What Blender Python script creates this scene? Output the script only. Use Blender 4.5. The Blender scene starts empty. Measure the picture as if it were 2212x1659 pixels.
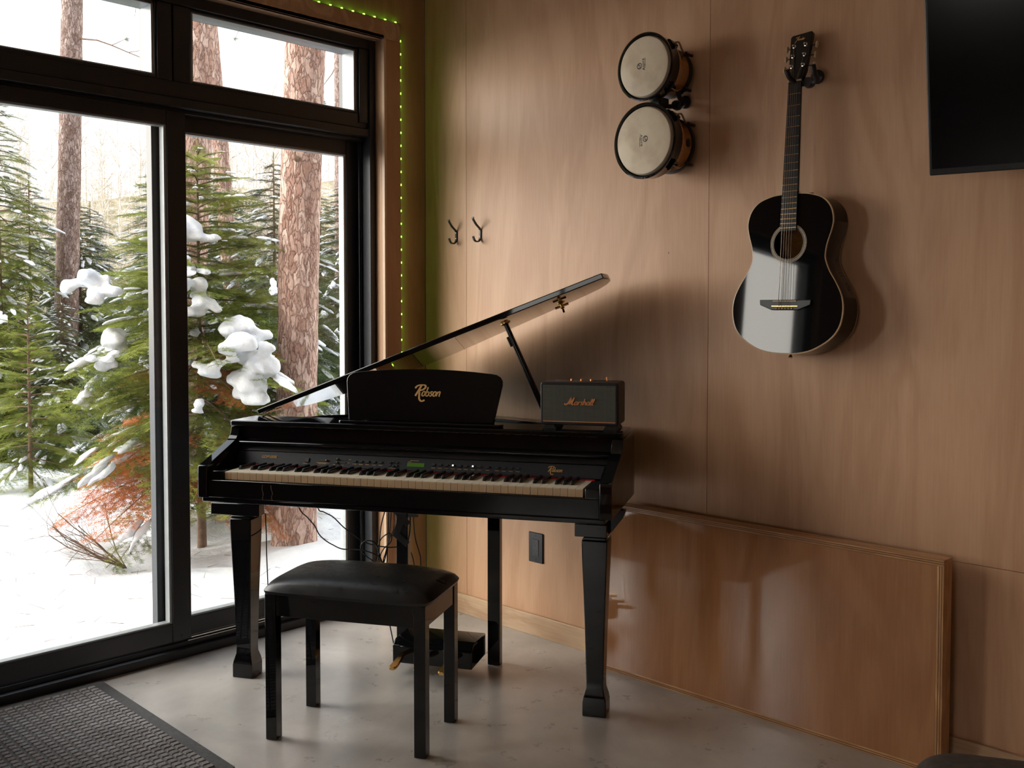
import bpy, math, random
import numpy as np
from mathutils import Vector, Matrix, Euler

S = bpy.context.scene
COL = S.collection
PI = math.pi

# ------------------------------------------------------------------ camera
cam = bpy.data.cameras.new('camera'); camo = bpy.data.objects.new('camera', cam); COL.objects.link(camo)
YAW, PITCH = 0.77501, 0.038097
fw = Vector((-math.sin(YAW)*math.cos(PITCH), math.cos(YAW)*math.cos(PITCH), -math.sin(PITCH)))
rt = Vector((math.cos(YAW), math.sin(YAW), 0)); up = rt.cross(fw)
camo.matrix_world = Matrix((( rt.x, up.x, -fw.x, 3.393), (rt.y, up.y, -fw.y, -2.911), (rt.z, up.z, -fw.z, 1.306), (0, 0, 0, 1)))
cam.sensor_width = 36; cam.lens = 36*2140.19/2212; cam.shift_y = -71.5/2212
cam.clip_start = 0.05; cam.clip_end = 400
S.camera = camo

# ------------------------------------------------------------------ world, sun, exposure
SKY_LOBE = 5.6  # strength of the added sky glow that lights the room
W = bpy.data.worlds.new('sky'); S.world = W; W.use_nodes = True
wn = W.node_tree; wn.nodes.clear()
wo = wn.nodes.new('ShaderNodeOutputWorld'); wb = wn.nodes.new('ShaderNodeBackground')
wt = wn.nodes.new('ShaderNodeTexCoord'); ws = wn.nodes.new('ShaderNodeSeparateXYZ'); wr = wn.nodes.new('ShaderNodeValToRGB')
wn.links.new(wt.outputs['Generated'], ws.inputs[0]); wn.links.new(ws.outputs['Z'], wr.inputs[0])
wn.links.new(wb.outputs[0], wo.inputs[0])
# bright lobe added to the sky, out of view on the left, to light the room
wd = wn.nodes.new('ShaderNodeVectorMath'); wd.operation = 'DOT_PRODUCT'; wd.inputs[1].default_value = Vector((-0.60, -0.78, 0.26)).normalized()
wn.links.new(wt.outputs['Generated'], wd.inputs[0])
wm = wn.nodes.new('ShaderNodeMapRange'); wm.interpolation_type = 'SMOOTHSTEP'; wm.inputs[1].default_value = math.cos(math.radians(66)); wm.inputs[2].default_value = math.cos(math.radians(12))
wm.inputs[3].default_value = 0.0; wm.inputs[4].default_value = SKY_LOBE
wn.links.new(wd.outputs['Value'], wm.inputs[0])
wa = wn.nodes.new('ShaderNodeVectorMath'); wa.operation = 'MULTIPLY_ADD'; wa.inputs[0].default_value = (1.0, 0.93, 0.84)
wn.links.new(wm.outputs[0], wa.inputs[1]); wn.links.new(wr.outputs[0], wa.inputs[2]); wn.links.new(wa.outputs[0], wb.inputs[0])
cr = wr.color_ramp; cr.elements[0].position = 0.0; cr.elements[0].color = (1.0, 0.97, 0.93, 1)
cr.elements[1].position = 1.0; cr.elements[1].color = (0.85, 0.98, 1.2, 1)
e = cr.elements.new(0.35); e.color = (1.0, 1.02, 1.06, 1)
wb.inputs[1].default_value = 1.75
sun = bpy.data.lights.new('sun', 'SUN'); suno = bpy.data.objects.new('sun', sun); COL.objects.link(suno)
sun.energy = 3.4; sun.angle = math.radians(1.2); sun.color = (1.0, 0.92, 0.80)
sd = Vector((0.22, 1.0, 0.66)).normalized()
suno.rotation_euler = sd.to_track_quat('Z', 'Y').to_euler()
S.view_settings.view_transform = 'Standard'; S.view_settings.look = 'None'
S.view_settings.exposure = 0.0; S.view_settings.gamma = 1.0; S.view_settings.use_curve_mapping = False
cy = S.cycles
cy.max_bounces = 8; cy.diffuse_bounces = 4; cy.glossy_bounces = 4; cy.transmission_bounces = 4; cy.transparent_max_bounces = 12
cy.caustics_reflective = False; cy.caustics_refractive = False
cy.sample_clamp_indirect = 6.0

# ------------------------------------------------------------------ material helpers
def newmat(name):
    m = bpy.data.materials.new(name); m.use_nodes = True
    nt = m.node_tree; b = nt.nodes.get('Principled BSDF')
    return m, nt, b
def setb(b, col=None, rough=None, metal=None, spec=None, coat=None):
    if col is not None: b.inputs['Base Color'].default_value = (*col, 1)
    if rough is not None: b.inputs['Roughness'].default_value = rough
    if metal is not None: b.inputs['Metallic'].default_value = metal
    if spec is not None: b.inputs['Specular IOR Level'].default_value = spec
    if coat is not None: b.inputs['Coat Weight'].default_value = coat
def N(nt, t, **kw):
    n = nt.nodes.new(t)
    for k, v in kw.items():
        if k in n.inputs: n.inputs[k].default_value = v
        else: setattr(n, k, v)
    return n
def ramp(nt, src, stops):
    r = nt.nodes.new('ShaderNodeValToRGB'); c = r.color_ramp
    while len(c.elements) < len(stops): c.elements.new(0.5)
    for el, (p, k) in zip(c.elements, stops): el.position = p; el.color = (*k, 1)
    nt.links.new(src, r.inputs[0]); return r.outputs[0]
def coords(nt, scale=(1, 1, 1), kind='Object', rot=(0, 0, 0)):
    tc = nt.nodes.new('ShaderNodeTexCoord'); mp = nt.nodes.new('ShaderNodeMapping')
    mp.inputs['Scale'].default_value = scale; mp.inputs['Rotation'].default_value = rot
    nt.links.new(tc.outputs[kind], mp.inputs[0]); return mp.outputs[0]
def bump(nt, b, h, strength=0.3, dist=0.01):
    n = N(nt, 'ShaderNodeBump'); n.inputs['Strength'].default_value = strength; n.inputs['Distance'].default_value = dist
    nt.links.new(h, n.inputs['Height']); nt.links.new(n.outputs[0], b.inputs['Normal']); return n
def plain(name, col, rough=0.5, metal=0.0, spec=0.5, coat=0.0, noise=0.06, nscale=30, bumpd=0.0):
    m, nt, b = newmat(name); setb(b, col, rough, metal, spec, coat)
    if noise:
        v = coords(nt); n = N(nt, 'ShaderNodeTexNoise', Scale=nscale, Detail=4.0); nt.links.new(v, n.inputs['Vector'])
        c = ramp(nt, n.outputs['Fac'], [(0.3, tuple(x*(1-noise) for x in col)), (0.7, tuple(min(1, x*(1+noise)) for x in col))])
        nt.links.new(c, b.inputs['Base Color'])
        if bumpd: bump(nt, b, n.outputs['Fac'], 0.4, bumpd)
    return m
def plywood(name, light, dark, rough=0.5, axis=2, coat=0.0, spec=0.4, gscale=1.0):
    """rotary cut veneer: long figure along the chosen axis"""
    m, nt, b = newmat(name); setb(b, light, rough, 0, spec, coat)
    st = [2.8*gscale]*3; st[axis] = 0.55*gscale
    v = coords(nt, tuple(st))
    tc = nt.nodes.new('ShaderNodeTexCoord'); sx = nt.nodes.new('ShaderNodeSeparateXYZ'); nt.links.new(tc.outputs['Object'], sx.inputs[0])
    pi_ = N(nt, 'ShaderNodeMath', operation='MULTIPLY_ADD'); pi_.inputs[1].default_value = 1/1.219; pi_.inputs[2].default_value = -0.2677/1.219; nt.links.new(sx.outputs[0], pi_.inputs[0])
    fl = N(nt, 'ShaderNodeMath', operation='FLOOR'); nt.links.new(pi_.outputs[0], fl.inputs[0])
    sc_ = N(nt, 'ShaderNodeVectorMath', operation='SCALE'); sc_.inputs[0].default_value = (3.7, 1.9, 5.3); nt.links.new(fl.outputs[0], sc_.inputs['Scale'])
    sv = N(nt, 'ShaderNodeVectorMath', operation='ADD'); nt.links.new(v, sv.inputs[0]); nt.links.new(sc_.outputs[0], sv.inputs[1]); v = sv.outputs[0]
    n1 = N(nt, 'ShaderNodeTexNoise', Scale=1.6, Detail=4.0, Distortion=1.1); nt.links.new(v, n1.inputs['Vector'])
    mul = N(nt, 'ShaderNodeMath', operation='MULTIPLY'); mul.inputs[1].default_value = 22.0; nt.links.new(n1.outputs['Fac'], mul.inputs[0])
    sn = N(nt, 'ShaderNodeMath', operation='SINE'); nt.links.new(mul.outputs[0], sn.inputs[0])
    st2 = [150.0]*3; st2[axis] = 7.0
    v2 = coords(nt, tuple(st2)); n2 = N(nt, 'ShaderNodeTexNoise', Scale=1.0, Detail=3.0); nt.links.new(v2, n2.inputs['Vector'])
    v3 = coords(nt, (1.3, 1.3, 0.9)); n3 = N(nt, 'ShaderNodeTexNoise', Scale=1.2, Detail=2.0); nt.links.new(v3, n3.inputs['Vector'])
    a = N(nt, 'ShaderNodeMath', operation='MULTIPLY_ADD'); a.inputs[1].default_value = 0.11; a.inputs[2].default_value = 0.0
    nt.links.new(sn.outputs[0], a.inputs[0])
    a2 = N(nt, 'ShaderNodeMath', operation='MULTIPLY_ADD'); a2.inputs[1].default_value = 0.32; nt.links.new(n2.outputs['Fac'], a2.inputs[0]); nt.links.new(a.outputs[0], a2.inputs[2])
    a3 = N(nt, 'ShaderNodeMath', operation='MULTIPLY_ADD'); a3.inputs[1].default_value = 0.6; nt.links.new(n3.outputs['Fac'], a3.inputs[0]); nt.links.new(a2.outputs[0], a3.inputs[2])
    mid = tuple((p+q)/2 for p, q in zip(light, dark))
    c = ramp(nt, a3.outputs[0], [(0.22, dark), (0.44, mid), (0.66, light)])
    # sparse brown pin holes and streaks of the veneer
    v4 = coords(nt, (5.2, 5.2, 3.0)); vo = N(nt, 'ShaderNodeTexVoronoi', Scale=1.0); nt.links.new(v4, vo.inputs['Vector'])
    sp = ramp(nt, vo.outputs['Distance'], [(0.008, (0.25, 0.18, 0.15)), (0.017, (1, 1, 1))])
    mx = N(nt, 'ShaderNodeMix', data_type='RGBA', blend_type='MULTIPLY'); mx.inputs[0].default_value = 0.75
    nt.links.new(c, mx.inputs[6]); nt.links.new(sp, mx.inputs[7]); nt.links.new(mx.outputs[2], b.inputs['Base Color'])
    bump(nt, b, n2.outputs['Fac'], 0.12, 0.0008)
    return m
MT = {}
MT['gloss'] = plain('black_polyester', (0.0035, 0.0037, 0.0042), 0.035, 0, 0.5, 0.0, 0)
MT['satin'] = plain('black_satin', (0.012, 0.012, 0.014), 0.32, noise=0.2, nscale=60)
MT['panelblack'] = plain('control_panel_black', (0.014, 0.018, 0.024), 0.42, noise=0.1)
MT['rubber'] = plain('black_rubber', (0.012, 0.012, 0.012), 0.55, noise=0.2)
MT['brass'] = plain('brass', (0.80, 0.52, 0.20), 0.22, 1.0, noise=0.1)
MT['chrome'] = plain('chrome', (0.75, 0.73, 0.70), 0.12, 1.0, noise=0)
MT['steel'] = plain('brushed_steel', (0.42, 0.36, 0.30), 0.25, 1.0, noise=0.1)
MT['gold'] = plain('gold_print', (0.62, 0.36, 0.13), 0.45, 0.2, noise=0)
MT['copper'] = plain('copper_trim', (0.70, 0.28, 0.11), 0.32, 0.7, noise=0)
MT['ivory'] = plain('ivory_plastic', (0.74, 0.66, 0.52), 0.28, noise=0.03, nscale=8)
MT['ivorytan'] = plain('tan_key_front', (0.66, 0.46, 0.27), 0.4, noise=0.05, nscale=20)
MT['blackkey'] = plain('black_key_plastic', (0.008, 0.009, 0.011), 0.22, noise=0)
MT['red'] = plain('red_felt', (0.55, 0.01, 0.015), 0.9, noise=0.2, nscale=200)
MT['cream'] = plain('cream_plastic', (0.55, 0.38, 0.22), 0.3, noise=0.1)
MT['alu'] = plain('black_aluminium', (0.020, 0.022, 0.026), 0.34, 0, 0.5, noise=0.25, nscale=300)
MT['alu2'] = plain('grey_glazing_bead', (0.36, 0.38, 0.39), 0.35, 0.2, noise=0.05)
MT['seal'] = plain('black_seal', (0.01, 0.01, 0.01), 0.5, noise=0)
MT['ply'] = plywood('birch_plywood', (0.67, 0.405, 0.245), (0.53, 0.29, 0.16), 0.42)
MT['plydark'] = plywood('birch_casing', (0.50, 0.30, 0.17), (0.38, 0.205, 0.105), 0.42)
MT['reveal'] = plywood('pale_reveal_board', (0.66, 0.48, 0.33), (0.52, 0.35, 0.22), 0.35)
MT['plyh'] = plywood('birch_baseboard', (0.66, 0.47, 0.31), (0.42, 0.25, 0.14), 0.42, axis=0, gscale=1.6)
MT['varnish'] = plywood('varnished_plywood', (0.42, 0.200, 0.092), (0.31, 0.130, 0.052), 0.045, coat=0.3, spec=0.6)
MT['edge'] = plywood('plywood_edge', (0.60, 0.35, 0.17), (0.30, 0.13, 0.05), 0.3, axis=0, gscale=3)
MT['shell'] = plywood('drum_shell_wood', (0.60, 0.30, 0.11), (0.42, 0.17, 0.05), 0.12, axis=1, coat=0.5, gscale=4)

def m_concrete():
    m, nt, b = newmat('polished_concrete'); setb(b, (0.3, 0.3, 0.3), 0.34, 0, 0.5)
    v = coords(nt)
    n = N(nt, 'ShaderNodeTexNoise', Scale=1.7, Detail=8.0, Roughness=0.62, Distortion=0.5); nt.links.new(v, n.inputs['Vector'])
    n2 = N(nt, 'ShaderNodeTexNoise', Scale=9.0, Detail=6.0, Roughness=0.7); nt.links.new(v, n2.inputs['Vector'])
    c = ramp(nt, n.outputs['Fac'], [(0.30, (0.30, 0.29, 0.28)), (0.5, (0.50, 0.465, 0.43)), (0.68, (0.66, 0.61, 0.565))])
    c2 = ramp(nt, n2.outputs['Fac'], [(0.3, (0.86, 0.86, 0.86)), (0.7, (1, 1, 1))])
    mx = N(nt, 'ShaderNodeMix', data_type='RGBA', blend_type='MULTIPLY'); mx.inputs[0].default_value = 0.8
    nt.links.new(c, mx.inputs[6]); nt.links.new(c2, mx.inputs[7])
    vo = N(nt, 'ShaderNodeTexVoronoi', Scale=7.0); nt.links.new(v, vo.inputs['Vector'])
    sp = ramp(nt, vo.outputs['Distance'], [(0.012, (0.15, 0.12, 0.1)), (0.022, (1, 1, 1))])
    mx2 = N(nt, 'ShaderNodeMix', data_type='RGBA', blend_type='MULTIPLY'); mx2.inputs[0].default_value = 0.6
    nt.links.new(mx.outputs[2], mx2.inputs[6]); nt.links.new(sp, mx2.inputs[7]); nt.links.new(mx2.outputs[2], b.inputs['Base Color'])
    b.inputs['IOR'].default_value = 1.9
    r = ramp(nt, n2.outputs['Fac'], [(0.2, (0.25,)*3), (0.8, (0.33,)*3)]); nt.links.new(r, b.inputs['Roughness'])
    bump(nt, b, n2.outputs['Fac'], 0.08, 0.002); return m
MT['concrete'] = m_concrete()
def m_glass():
    m = bpy.data.materials.new('window_glass'); m.use_nodes = True; nt = m.node_tree; nt.nodes.clear()
    o = nt.nodes.new('ShaderNodeOutputMaterial'); t = nt.nodes.new('ShaderNodeBsdfTransparent'); g = nt.nodes.new('ShaderNodeBsdfGlossy')
    t.inputs[0].default_value = (0.965, 0.975, 0.97, 1); g.inputs['Roughness'].default_value = 0.0
    lw = nt.nodes.new('ShaderNodeLayerWeight'); lw.inputs[0].default_value = 0.5
    pw = N(nt, 'ShaderNodeMath', operation='POWER'); pw.inputs[1].default_value = 5.0; nt.links.new(lw.outputs['Facing'], pw.inputs[0])
    f = N(nt, 'ShaderNodeMath', operation='MULTIPLY_ADD'); f.inputs[1].default_value = 0.9; f.inputs[2].default_value = 0.035; nt.links.new(pw.outputs[0], f.inputs[0]); x = nt.nodes.new('ShaderNodeMixShader')
    nt.links.new(f.outputs[0], x.inputs[0]); nt.links.new(t.outputs[0], x.inputs[1]); nt.links.new(g.outputs[0], x.inputs[2]); nt.links.new(x.outputs[0], o.inputs[0])
    return m
MT['glass'] = m_glass()
def m_emit(name, col, s):
    m = bpy.data.materials.new(name); m.use_nodes = True; nt = m.node_tree; nt.nodes.clear()
    o = nt.nodes.new('ShaderNodeOutputMaterial'); e = nt.nodes.new('ShaderNodeEmission'); e.inputs[0].default_value = (*col, 1); e.inputs[1].default_value = s
    nt.links.new(e.outputs[0], o.inputs[0]); return m
MT['led'] = m_emit('green_led', (0.22, 1.0, 0.03), 22)
MT['lamp'] = m_emit('warm_lamp', (1.0, 0.60, 0.34), 65)
MT['lcd'] = m_emit('green_lcd', (0.10, 0.22, 0.03), 0.32)
MT['dotlight'] = m_emit('white_indicator', (1.0, 0.98, 0.9), 1.6)
def m_snow():
    m, nt, b = newmat('snow'); setb(b, (0.80, 0.83, 0.88), 0.65, 0, 0.25)
    v = coords(nt); n = N(nt, 'ShaderNodeTexNoise', Scale=9.0, Detail=7.0, Roughness=0.7); nt.links.new(v, n.inputs['Vector'])
    bump(nt, b, n.outputs['Fac'], 0.5, 0.03)
    c = ramp(nt, n.outputs['Fac'], [(0.3, (0.53, 0.57, 0.63)), (0.6, (0.64, 0.66, 0.68))]); nt.links.new(c, b.inputs['Base Color'])
    return m
MT['snow'] = m_snow()
def m_bark(name, a, c_, d, sc=1.0):
    m, nt, b = newmat(name); setb(b, a, 0.85, 0, 0.2)
    v = coords(nt, (sc*30, sc*30, sc*11.0))
    wob = N(nt, 'ShaderNodeTexNoise', Scale=0.8, Detail=3.0); nt.links.new(v, wob.inputs['Vector'])
    ad = N(nt, 'ShaderNodeVectorMath', operation='MULTIPLY_ADD'); ad.inputs[1].default_value = (2.6, 2.6, 2.6)
    nt.links.new(wob.outputs['Color'], ad.inputs[0]); nt.links.new(v, ad.inputs[2])
    vo = N(nt, 'ShaderNodeTexVoronoi', feature='DISTANCE_TO_EDGE', Scale=1.0); nt.links.new(ad.outputs[0], vo.inputs['Vector'])
    vc = N(nt, 'ShaderNodeTexVoronoi', Scale=1.0); nt.links.new(ad.outputs[0], vc.inputs['Vector'])
    n = N(nt, 'ShaderNodeTexNoise', Scale=3.0, Detail=8.0, Roughness=0.7); nt.links.new(v, n.inputs['Vector'])
    sx = N(nt, 'ShaderNodeSeparateColor'); nt.links.new(vc.outputs['Color'], sx.inputs[0])
    mixf = N(nt, 'ShaderNodeMath', operation='MULTIPLY_ADD'); mixf.inputs[1].default_value = 0.35; nt.links.new(sx.outputs[0], mixf.inputs[0])
    hf = N(nt, 'ShaderNodeMath', operation='MULTIPLY'); hf.inputs[1].default_value = 0.7; nt.links.new(n.outputs['Fac'], hf.inputs[0]); nt.links.new(hf.outputs[0], mixf.inputs[2])
    col = ramp(nt, mixf.outputs[0], [(0.30, d), (0.5, a), (0.72, c_)])
    cr_ = ramp(nt, vo.outputs['Distance'], [(0.0, (0.50, 0.42, 0.40)), (0.07, (1, 1, 1))])
    mx = N(nt, 'ShaderNodeMix', data_type='RGBA', blend_type='MULTIPLY'); mx.inputs[0].default_value = 0.85
    nt.links.new(col, mx.inputs[6]); nt.links.new(cr_, mx.inputs[7]); nt.links.new(mx.outputs[2], b.inputs['Base Color'])
    h = N(nt, 'ShaderNodeMath', operation='MULTIPLY_ADD'); h.inputs[1].default_value = 1.6
    cl = ramp(nt, vo.outputs['Distance'], [(0.0, (0, 0, 0)), (0.14, (1, 1, 1))])
    nt.links.new(cl, h.inputs[0]); nt.links.new(mixf.outputs[0], h.inputs[2]); bump(nt, b, h.outputs[0], 0.8, 0.008)
    return m
MT['bark'] = m_bark('red_pine_bark', (0.36, 0.235, 0.19), (0.52, 0.39, 0.33), (0.22, 0.115, 0.085))
MT['barkgrey'] = m_bark('grey_brown_bark', (0.27, 0.19, 0.165), (0.40, 0.31, 0.28), (0.15, 0.09, 0.07), 1.4)
def m_leaf(name, a, b_, tr=0.35):
    m = bpy.data.materials.new(name); m.use_nodes = True; nt = m.node_tree; nt.nodes.clear()
    o = nt.nodes.new('ShaderNodeOutputMaterial'); d = nt.nodes.new('ShaderNodeBsdfDiffuse'); t = nt.nodes.new('ShaderNodeBsdfTranslucent'); x = nt.nodes.new('ShaderNodeMixShader')
    v = coords(nt); n = N(nt, 'ShaderNodeTexNoise', Scale=5.0, Detail=5.0, Roughness=0.7); nt.links.new(v, n.inputs['Vector'])
    c = ramp(nt, n.outputs['Fac'], [(0.36, a), (0.64, b_)])
    nt.links.new(c, d.inputs[0]); nt.links.new(c, t.inputs[0]); x.inputs[0].default_value = tr
    nt.links.new(d.outputs[0], x.inputs[1]); nt.links.new(t.outputs[0], x.inputs[2]); nt.links.new(x.outputs[0], o.inputs[0]); return m
MT['fir'] = m_leaf('fir_needles', (0.045, 0.075, 0.018), (0.34, 0.38, 0.09), 0.42)
MT['spruce'] = m_leaf('spruce_needles', (0.045, 0.070, 0.034), (0.13, 0.165, 0.07), 0.25)
MT['rust'] = m_leaf('rust_brown_needles', (0.36, 0.10, 0.035), (0.52, 0.22, 0.09))
MT['pale'] = m_leaf('pale_hill_foliage', (0.26, 0.24, 0.13), (0.46, 0.41, 0.25), 0.3)  # both pale foliages: dry twig tones, with distance haze put into the colour
MT['palegreen'] = m_leaf('pale_green_foliage', (0.14, 0.16, 0.08), (0.30, 0.31, 0.16), 0.3)
MT['twig'] = plain('brown_twig', (0.16, 0.10, 0.065), 0.8, noise=0.3, nscale=40)
MT['birch'] = plain('pale_bare_wood', (0.55, 0.48, 0.42), 0.8, noise=0.2, nscale=10)

# ------------------------------------------------------------------ mesh helpers
class MB:
    def __init__(s): s.v = []; s.f = []; s.mi = []; s.cur = 0
    def add(s, v, f):
        o = len(s.v); s.v += [tuple(p) for p in v]; s.f += [tuple(i+o for i in q) for q in f]; s.mi += [s.cur]*len(f); return s
    def box(s, x0, x1, y0, y1, z0, z1):
        v = [(x, y, z) for z in (z0, z1) for y in (y0, y1) for x in (x0, x1)]
        return s.add(v, [(0, 2, 3, 1), (4, 5, 7, 6), (0, 1, 5, 4), (2, 6, 7, 3), (0, 4, 6, 2), (1, 3, 7, 5)])
    def prism(s, poly, a, b, axis=2):
        """2D polygon swept from a to b; poly in (x,y) for axis 2, (y,z) for axis 0, (x,z) for axis 1"""
        def P(p, h): return (p[0], p[1], h) if axis == 2 else ((h, p[0], p[1]) if axis == 0 else (p[0], h, p[1]))
        n = len(poly); v = [P(p, a) for p in poly]+[P(p, b) for p in poly]
        return s.add(v, [tuple(range(n))[::-1], tuple(range(n, 2*n))]+[(i, (i+1) % n, n+(i+1) % n, n+i) for i in range(n)])
    def frustum(s, a, b):
        """two rings of equal length joined and capped"""
        n = len(a); return s.add(list(a)+list(b), [tuple(range(n))[::-1], tuple(range(n, 2*n))]+[(i, (i+1) % n, n+(i+1) % n, n+i) for i in range(n)])
    def loft(s, rings, cap=True, closed=False):
        n = len(rings[0]); v = [p for r in rings for p in r]; f = []
        m = len(rings)
        for k in range(m if closed else m-1):
            k2 = (k+1) % m
            f += [(k*n+i, k*n+(i+1) % n, k2*n+(i+1) % n, k2*n+i) for i in range(n)]
        if cap and not closed: f += [tuple(range(n))[::-1], tuple(range((m-1)*n, m*n))]
        return s.add(v, f)
    def tube(s, pts, r, n=8, cap=True, closed=False, flat=None):
        pts = [Vector(p) for p in pts]; rs = r if isinstance(r, (list, tuple)) else [r]*len(pts)
        rings = []; ref = Vector((0, 0, 1))
        d0 = (pts[1]-pts[0]).normalized()
        if abs(d0.dot(ref)) > 0.9: ref = Vector((1, 0, 0))
        for i, p in enumerate(pts):
            a = pts[i-1] if (i > 0 or closed) else pts[i]; b = pts[(i+1) % len(pts)] if (i < len(pts)-1 or closed) else pts[i]
            d = (b-a).normalized(); x = ref.cross(d)
            if x.length < 1e-5: x = Vector((1, 0, 0)).cross(d)
            x.normalize(); y = d.cross(x)
            ref = y if True else ref
            ref = d.cross(x)
            rings.append([p+x*math.cos(2*PI*k/n)*rs[i]+y*math.sin(2*PI*k/n)*rs[i] for k in range(n)])
            ref = y
        return s.loft(rings, cap, closed)
    def lathe(s, prof, n=32, M=None):
        M = M or Matrix(); rings = [[M @ Vector((r*math.cos(2*PI*k/n), r*math.sin(2*PI*k/n), h)) for k in range(n)] for r, h in prof]
        return s.loft(rings)
    def build(s, name, mat, parent=None, bevel=0, seg=2, smooth=False, angle=40):
        me = bpy.data.meshes.new(name); me.from_pydata(s.v, [], s.f)
        mats = mat if isinstance(mat, (list, tuple)) else [mat]
        for m_ in mats: me.materials.append(m_)
        if len(mats) > 1: me.polygons.foreach_set('material_index', s.mi)
        import bmesh
        bm = bmesh.new(); bm.from_mesh(me); bmesh.ops.recalc_face_normals(bm, faces=bm.faces); bm.to_mesh(me); bm.free()
        o = bpy.data.objects.new(name, me); COL.objects.link(o)
        if parent: o.parent = parent
        if bevel:
            md = o.modifiers.new('bevel', 'BEVEL'); md.width = bevel; md.segments = seg; md.limit_method = 'ANGLE'; md.angle_limit = math.radians(angle)
        if smooth or bevel:
            me.polygons.foreach_set('use_smooth', [True]*len(me.polygons))
            md = None
            try: me.set_sharp_from_angle(angle=math.radians(38 if not bevel else 50))
            except Exception: pass
        return o
def tag(o, label=None, cat=None, group=None, kind=None):
    if label: o['label'] = label
    if cat: o['category'] = cat
    if group: o['group'] = group
    if kind: o['kind'] = kind
    return o
def empty(name, loc=(0, 0, 0), rot=(0, 0, 0), parent=None):
    o = bpy.data.objects.new(name, None); COL.objects.link(o); o.location = loc; o.rotation_euler = rot; o.empty_display_size = 0.1
    if parent: o.parent = parent
    return o
def dup(src, parent, loc=None, rot=None, scale=None):
    o = src.copy(); COL.objects.link(o); o.parent = parent
    if loc is not None: o.location = loc
    if rot is not None: o.rotation_euler = rot
    if scale is not None: o.scale = scale
    return o
def arc(cx, cy, r, a0, a1, n=6):
    return [(cx+r*math.cos(math.radians(a0+(a1-a0)*k/n)), cy+r*math.sin(math.radians(a0+(a1-a0)*k/n))) for k in range(n+1)]
def rrect(x0, x1, y0, y1, r, n=4):
    return arc(x1-r, y0+r, r, -90, 0, n)+arc(x1-r, y1-r, r, 0, 90, n)+arc(x0+r, y1-r, r, 90, 180, n)+arc(x0+r, y0+r, r, 180, 270, n)
def catmull(P, n=6, closed=False):
    P = [Vector(p) for p in P]; out = []; m = len(P)
    for i in range(m if closed else m-1):
        a = P[(i-1) % m] if (closed or i > 0) else P[0]; b = P[i]; c = P[(i+1) % m]; d = P[(i+2) % m] if (closed or i < m-2) else P[-1]
        for k in range(n):
            t = k/n; out.append(0.5*((2*b)+(c-a)*t+(2*a-5*b+4*c-d)*t*t+(3*b-a-3*c+d)*t**3))
    if not closed: out.append(P[-1])
    return out

# script lettering drawn with strokes (x-height 1)
def ell(cx, cy_, rx, ry, n=14): return [(cx+rx*math.cos(2*PI*k/n), cy_+ry*math.sin(2*PI*k/n)) for k in range(n+1)]
GL = {
 'o': (0.92, [ell(.4, .5, .34, .5)]),
 'a': (1.02, [ell(.4, .5, .34, .5), [(.76, 1), (.74, .2), (.95, .02)]]),
 'b': (0.95, [[(.08, 1.95), (.08, .1)], ell(.42, .46, .34, .46)]),
 'd': (1.0, [ell(.4, .48, .34, .48), [(.76, 1.9), (.74, .2), (.92, .02)]]),
 'e': (0.85, [[(.05, .45), (.6, .6), (.62, .92), (.36, 1.0), (.08, .7), (.08, .25), (.34, 0), (.75, .2)]]),
 'h': (0.98, [[(.12, 2.0), (.08, 0)], [(.1, .5), (.36, 1), (.66, .9), (.68, .15), (.9, 0)]]),
 'l': (0.55, [[(0, .15), (.36, 1.5), (.26, 2.0), (.1, 1.6), (.08, .3), (.26, 0), (.5, .15)]]),
 'n': (0.98, [[(.08, 1), (.08, 0)], [(.1, .5), (.38, 1), (.68, .88), (.7, .12), (.9, 0)]]),
 'r': (0.70, [[(.1, 1), (.08, 0)], [(.1, .5), (.32, .98), (.62, .92)]]),
 's': (0.78, [[(.62, .85), (.38, 1), (.14, .78), (.56, .34), (.4, .02), (.04, .14)]]),
 'R': (2.05, [[(1.35, 2.35), (.62, .0)], [(.02, 1.65), (.34, 2.15), (1.1, 2.38), (2.1, 2.34), (2.42, 1.9), (2.0, 1.4), (1.15, 1.2)], [(1.15, 1.2), (1.45, .4), (1.8, -.6), (2.5, -1.12), (3.2, -.85)]]),
 'M': (2.75, [[(0, .45), (.12, .08), (.5, .05), (.95, .7), (1.3, 2.3)], [(1.3, 2.3), (1.3, .1)], [(1.3, .15), (2.25, 2.35)], [(2.2, 2.3), (2.0, .4), (2.25, .02), (2.6, .25)]]),
 'F': (1.7, [[(.0, 1.6), (.3, 2.25), (1.2, 2.1), (2.1, 2.5)], [(1.5, 2.15), (1.0, .6), (.3, -.9), (-.1, -1.3)], [(.7, 1.0), (1.6, 1.15)]]),
}
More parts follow.
